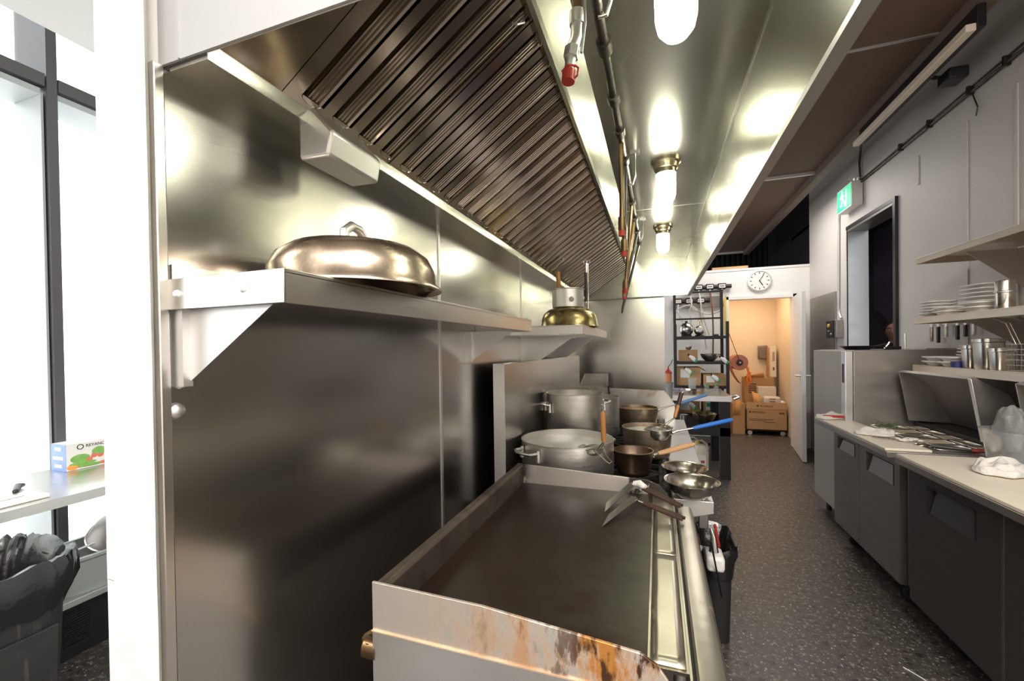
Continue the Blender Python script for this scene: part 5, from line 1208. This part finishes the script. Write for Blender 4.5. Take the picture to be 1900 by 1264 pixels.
# carts and boxes
cart = thing('rolling_cart', 'low dark dolly carrying the printed carton', 'dolly', (1.64, 7.8, 0))
MB().box(1.35, 1.90, 7.62, 8.05, .075, .095).build('cart_deck', M['black_plastic'], cart, bevel=.004)
for x in (1.40, 1.86):
    for y in (7.67, 8.0): MB().lathe([(0, -.012), (.035, -.012), (.035, .012), (0, .012)], n=16, mtx=Matrix.Translation((x, y, .037)) @ Matrix.Rotation(PI/2, 4, 'X')).build('wheel', M['steel_light'], cart)
t = thing('printed_carton', 'wide open brown carton with dark brand print on its front and flap', 'box', (1.64, 7.84, .096))
mb = MB(); x0, x1, y0, y1, z0, z1 = 1.345, 1.91, 7.61, 8.05, .096, .42
mb.box(x0, x1, y0, y0+.006, z0, z1); mb.box(x0, x1, y1-.006, y1, z0, z1); mb.box(x0, x0+.006, y0, y1, z0, z1); mb.box(x1-.006, x1, y0, y1, z0, z1); mb.box(x0, x1, y0, y1, z0, z0+.006)
mb.build('carton_body', M['cardboard'], t)
mb = MB(); mb.prism([(7.608, .425), (7.615, .425), (7.63, .53), (7.624, .53)], x0, x1, 'x'); mb.build('front_flap', M['cardboard'], t)
text('\u25cf REYANCE', .042, M['ink_brown'], t, (1.60, 7.606, .475), (1, 0, 0), (0, 0, 1))
text('\u25cf REYANCE', .042, M['ink_brown'], t, (1.49, 7.606, .375), (1, 0, 0), (0, 0, 1))
MB().box(1.80, 1.87, 7.6065, 7.609, .355, .378).build('dark_stamp', M['ink_brown'], t)
for k, (a, b) in enumerate(((1.38, 1.72), (1.38, 1.62), (1.60, 1.74))): MB().box(a, b, 7.6068, 7.609, .262-k*.022, .268-k*.022).build('print_line', M['ink_brown'], t)
t = thing('tall_carton', 'tall brown carton with faint print standing behind the printed carton', 'box', (1.6, 8.15, 0))
MB().box(1.40, 1.84, 8.08, 8.32, 0, .90).build('carton_body', M['cardboard'], t, bevel=.003)
MB().add([(1.40, 8.08, .90), (1.42, 8.04, .93), (1.68, 8.04, .98), (1.70, 8.08, .90)], [(0, 1, 2, 3)]).build('box_flap', M['cardboard_in'], t, solid=.004)
for k in range(5): MB().box(1.46, 1.58-.01*(k % 2), 8.076, 8.079, .78-k*.035, .795-k*.035).build('print_line', M['ink_brown'], t)
t = thing('open_carton', 'narrow carton with a bright orange torn flap left of the printed carton', 'box', (1.26, 7.75, 0))
MB().box(1.15, 1.33, 7.66, 7.98, 0, .50).build('carton_body', M['cardboard'], t, bevel=.003)
MB().add([(1.15, 7.655, .30), (1.27, 7.62, .36), (1.27, 7.64, .55), (1.19, 7.655, .57)], [(0, 1, 2, 3)]).build('box_flap', M['cardboard_in'], t, solid=.004)
t = thing('white_carton', 'pale white carton tilted among bags inside the printed carton', 'box', (1.68, 7.85, .42))
MB().box(1.56, 1.82, 7.86, 7.98, .45, .76).build('carton_body', mat('pale_card', (.74, .66, .56), 0, .7), t, bevel=.004)
t = thing('cup_bag', 'clear bag of white lids and cups on the printed carton', 'bag', (1.70, 7.74, .5))
MB().box(1.60, 1.84, 7.66, 7.80, .42, .62).build('bag_body', mat('pale_printed_bag', (.68, .60, .54), 0, .4, .06, 10), t, bevel=.03)
for k in range(3): MB().box(1.68, 1.76, 7.655, 7.658, .58-k*.04, .59-k*.04).build('print_line', M['ink_brown'], t)
o = MB().ball((1.84, 7.72, .50), .075, 20, (1.1, .7, .8)).build('white_bundle', M['white_plastic']); tag(o, 'rounded white bundle at the right of the clear cup bag', 'bundle')
mb = MB(); mb.add([(1.48, 7.68, .42), (1.58, 7.66, .42), (1.56, 7.68, .64), (1.44, 7.72, .70)], [(0, 1, 2, 3)])
o = mb.build('cardboard_divider', M['cardboard_in'], None, solid=.004); tag(o, 'upright pale cardboard divider sticking out of the printed carton', 'cardboard')
t = thing('tall_printed_box', 'tall narrow white box with red print standing in the store room corner', 'box', (1.86, 8.2, .6))
MB().box(1.80, 1.885, 8.12, 8.26, .905, 1.42).build('box_body', M['paper'], t, bevel=.003)
MB().box(1.775, 1.80, 8.20, 8.30, .905, 1.40).build('side_board', M['cardboard'], t)
for k in range(7): MB().box(1.83, 1.86, 8.117, 8.1195, 1.18+k*.022, 1.19+k*.022).build('print_line', M['ink_brown'], t)
MB().box(1.835, 1.855, 8.117, 8.1195, 1.02, 1.07).build('round_mark', M['ink_brown'], t)
# ------------------------------------------------------------------ left prep room
lt = thing('prep_table', 'long steel prep table under the frosted windows on the left', 'table', (-2.6, 1.2, 0))
MB().box(-2.93, -2.30, -1.2, 3.2, .842, .87).build('table_top', M['steel'], lt, bevel=.002)
MB().box(-2.302, -2.298, -1.2, 3.2, .832, .872).build('front_apron', M['steel'], lt)
MB().box(-2.93, -2.60, -1.2, 3.2, .27, .30).build('lower_shelf', M['steel_light'], lt, bevel=.002)
for x, y in ((-2.38, -1.1), (-2.88, -1.1), (-2.88, 3.1), (-2.38, 3.1)): MB().tube([(x, y, 0), (x, y, .845)], .02, 12).build('leg', M['steel'], lt)
t = thing('floor_heater', 'long black louvred unit on the floor beneath the lower shelf', 'heater', (-2.8, 1.2, 0))
MB().box(-2.93, -2.665, -1.2, 3.2, 0, .262).build('heater_body', M['black_metal'], t, bevel=.003)
for yy in (1.16, 1.36, 1.62):
    for k in range(14): MB().box(-2.664, -2.658, yy, yy+.10, .06+k*.012, .065+k*.012).build('louvre', M['black_plastic'], t)
t = thing('wrap_box', 'colourful white cling wrap carton with a blue end on the left table', 'box', (-2.75, 1.4, .8705))
wx0, wx1, wy0, wy1 = -2.90, -2.775, 1.235, 1.53
MB().box(wx0, wx1, wy0, wy1, .8705, 1.005).build('carton_body', M['paper'], t, bevel=.002)
MB().box(wx0, wx1, wy0-.001, wy0, .8705, 1.005).build('blue_end', M['box_blue'], t)
for z_, w_ in ((.98, .05), (.935, .085), (.895, .06)): MB().box(-2.84-w_/2, -2.84+w_/2, wy0-.002, wy0-.001, z_-.008, z_+.008).build('end_print', M['paper'], t)
text('REYANCE', .020, M['ink'], t, (wx1+.001, 1.355, .985), (0, 1, 0), (0, 0, 1))
mb = MB(); mb.lathe([(.010, 0), (.014, 0), (.014, .001), (.010, .001), (.010, 0)], n=20, mtx=Matrix.Translation((wx1, 1.290, .984)) @ Matrix.Rotation(PI/2, 4, 'Y')); mb.build('ring_mark', M['ink'], t)
random.seed(4)
def blob(y, z, ry, rz_, mm, nm):
    MB().lathe([(0, .0008), (.8, .0006), (1, 0), (0, 0)], n=18, mtx=Matrix.Translation((wx1+.0003*random.random(), y, z)) @ Matrix.Rotation(PI/2, 4, 'Y') @ Matrix.Scale(rz_, 4, (1, 0, 0)) @ Matrix.Scale(ry, 4, (0, 1, 0))).build(nm, mm, t)
M['veg_green'] = mat('printed_green', (.22, .45, .10), 0, .5, .3, 40); M['veg_red'] = mat('printed_red', (.75, .18, .12), 0, .5, .25, 40); M['veg_orange'] = mat('printed_orange', (.85, .35, .08), 0, .5, .25, 40)
blob(1.365, .948, .030, .024, M['veg_green'], 'printed_cabbage'); blob(1.29, .925, .04, .022, M['veg_green'], 'printed_lettuce'); blob(1.30, .90, .055, .010, M['veg_green'], 'printed_leek'); blob(1.33, .885, .07, .008, M['veg_green'], 'printed_leek')
for yy in (1.325, 1.345, 1.37, 1.40, 1.43): blob(yy, .921+random.uniform(-.008, .010), .014, .012, M['veg_red'], 'printed_tomato')
blob(1.26, .887, .024, .014, M['veg_orange'], 'printed_pepper'); blob(1.47, .925, .03, .02, M['veg_orange'], 'printed_pepper'); blob(1.39, .886, .03, .009, M['veg_red'], 'printed_tomato')
t = tag(MB().box(-2.66, -2.36, .55, 1.00, .8705, .885).build('cutting_board', M['board_edge'], None, bevel=.004), 'white cutting board at the left edge on the steel prep table', 'cutting board')
t = thing('kitchen_knife', 'knife with a curved dark handle lying on the white cutting board', 'knife', (-2.5, 1.0, .885))
MB().tube([(-2.60, 1.015, .892), (-2.56, .985, .900), (-2.50, .955, .893)], .012, 10, radii=[.008, .013, .010]).build('handle', M['black_plastic'], t)
MB().box(-2.50, -2.42, .80, .95, .886, .888).build('blade', M['steel'], t)
# tub of pans on the lower shelf
t = thing('bus_tub', 'grey plastic tub on the lower shelf under the left table', 'tub', (-2.76, 1.62, .301))
mb = MB(); R1 = lambda a, b, z: ring(a, b, z, 28, -2.74, 1.50)
loft(mb, [R1(.13, .36, .301), R1(.15, .39, .47), R1(.165, .405, .472), R1(.165, .405, .485), R1(.145, .385, .485), R1(.125, .355, .31)], True, True); mb.build('tub_body', M['grey_plastic'], t)
t = thing('wire_sieve', 'large black mesh sieve resting in the grey tub', 'sieve', (-2.72, 1.6, .5))
mb = MB(); mx_ = Matrix.Translation((-2.74, 1.45, .50)) @ Matrix.Rotation(.35, 4, 'Y') @ Matrix.Rotation(.25, 4, 'X')
mb.lathe([(.15, 0), (.155, .004), (.15, .008), (.145, .004), (.15, 0)], n=36, mtx=mx_)
mb.build('sieve_ring', M['steel'], t)
mb = MB(); mb.lathe([(.148, .004), (.12, .05), (.07, .075), (0, .085)], n=36, mtx=mx_); mb.build('sieve_mesh', M['steel_cab_mid'], t)
MB().tube([(-2.70, 1.30, .50), (-2.68, 1.12, .49)], .006, 8).build('sieve_handle', M['steel'], t)
t = tag(MB().lathe([(0, 0), (.06, 0), (.075, .12), (.08, .125), (.072, .125), (.055, .006), (0, .006)], -2.76, .99, .301, 28).build('white_bucket', M['white_plastic']), 'small white bucket mostly hidden behind the black bin on the lower shelf', 'bucket')
# big black bin with liner
b = thing('waste_bin', 'large square black waste bin with a draped black liner on the left', 'bin', (-2.04, .66, 0))
bx, by = -2.05, .63
mb = MB(); R1 = lambda a, b_, z: ring(a, b_, z, 32, bx, by)
loft(mb, [R1(.17, .19, 0), R1(.20, .225, .72), R1(.205, .23, .72), R1(.205, .23, .76), R1(.19, .215, .76), R1(.16, .18, .01)]); mb.build('bin_body', M['dark_bin'], b, smooth=30)
mb = MB()
for dy in (-.12, 0, .12): mb.box(bx+.166, bx+.200, by+dy-.012, by+dy+.012, .10, .60)
mb = MB(); mb.prism([(by-.15, .06), (by+.15, .06), (by+.165, .58), (by-.165, .58)], bx+.196, bx+.203, 'x'); mb.build('moulded_panel', M['dark_bin'], b, bevel=.003)
mb = MB(); rr = []
prof = ((.202, .226, .655, .008), (.214, .240, .675, .012), (.222, .248, .70, .014), (.226, .252, .76, .012), (.220, .246, .795, .010), (.20, .225, .79, .010), (.175, .20, .72, .02), (.15, .17, .55, .03), (.12, .14, .40, .03))
N_ = 96
for q_, (hx, hy, z, am) in enumerate(prof):
    base_ = ring(hx, hy, z, N_, bx, by); out = []
    for k, p in enumerate(base_):
        a = 2*PI*k/N_; f1 = noise.noise(Vector((math.cos(a)*5, math.sin(a)*5, z*9))); f2 = noise.noise(Vector((math.cos(a)*14, math.sin(a)*14, z*12+4)))
        rad = Vector((p[0]-bx, p[1]-by, 0)).normalized()*(am*(.9*f1+.8*f2)+.0)
        dz = (.05*f1+.02*f2) if q_ == 0 else (.014*f2+.018*f1)
        if q_ == 0: dz -= .03*(1+math.sin(a*1.0+2.2))*.6
        out.append((p[0]+rad.x, p[1]+rad.y, z+dz))
    rr.append(out)
loft(mb, rr, False, True); mb.build('bin_liner', M['bag'], b, smooth=60)
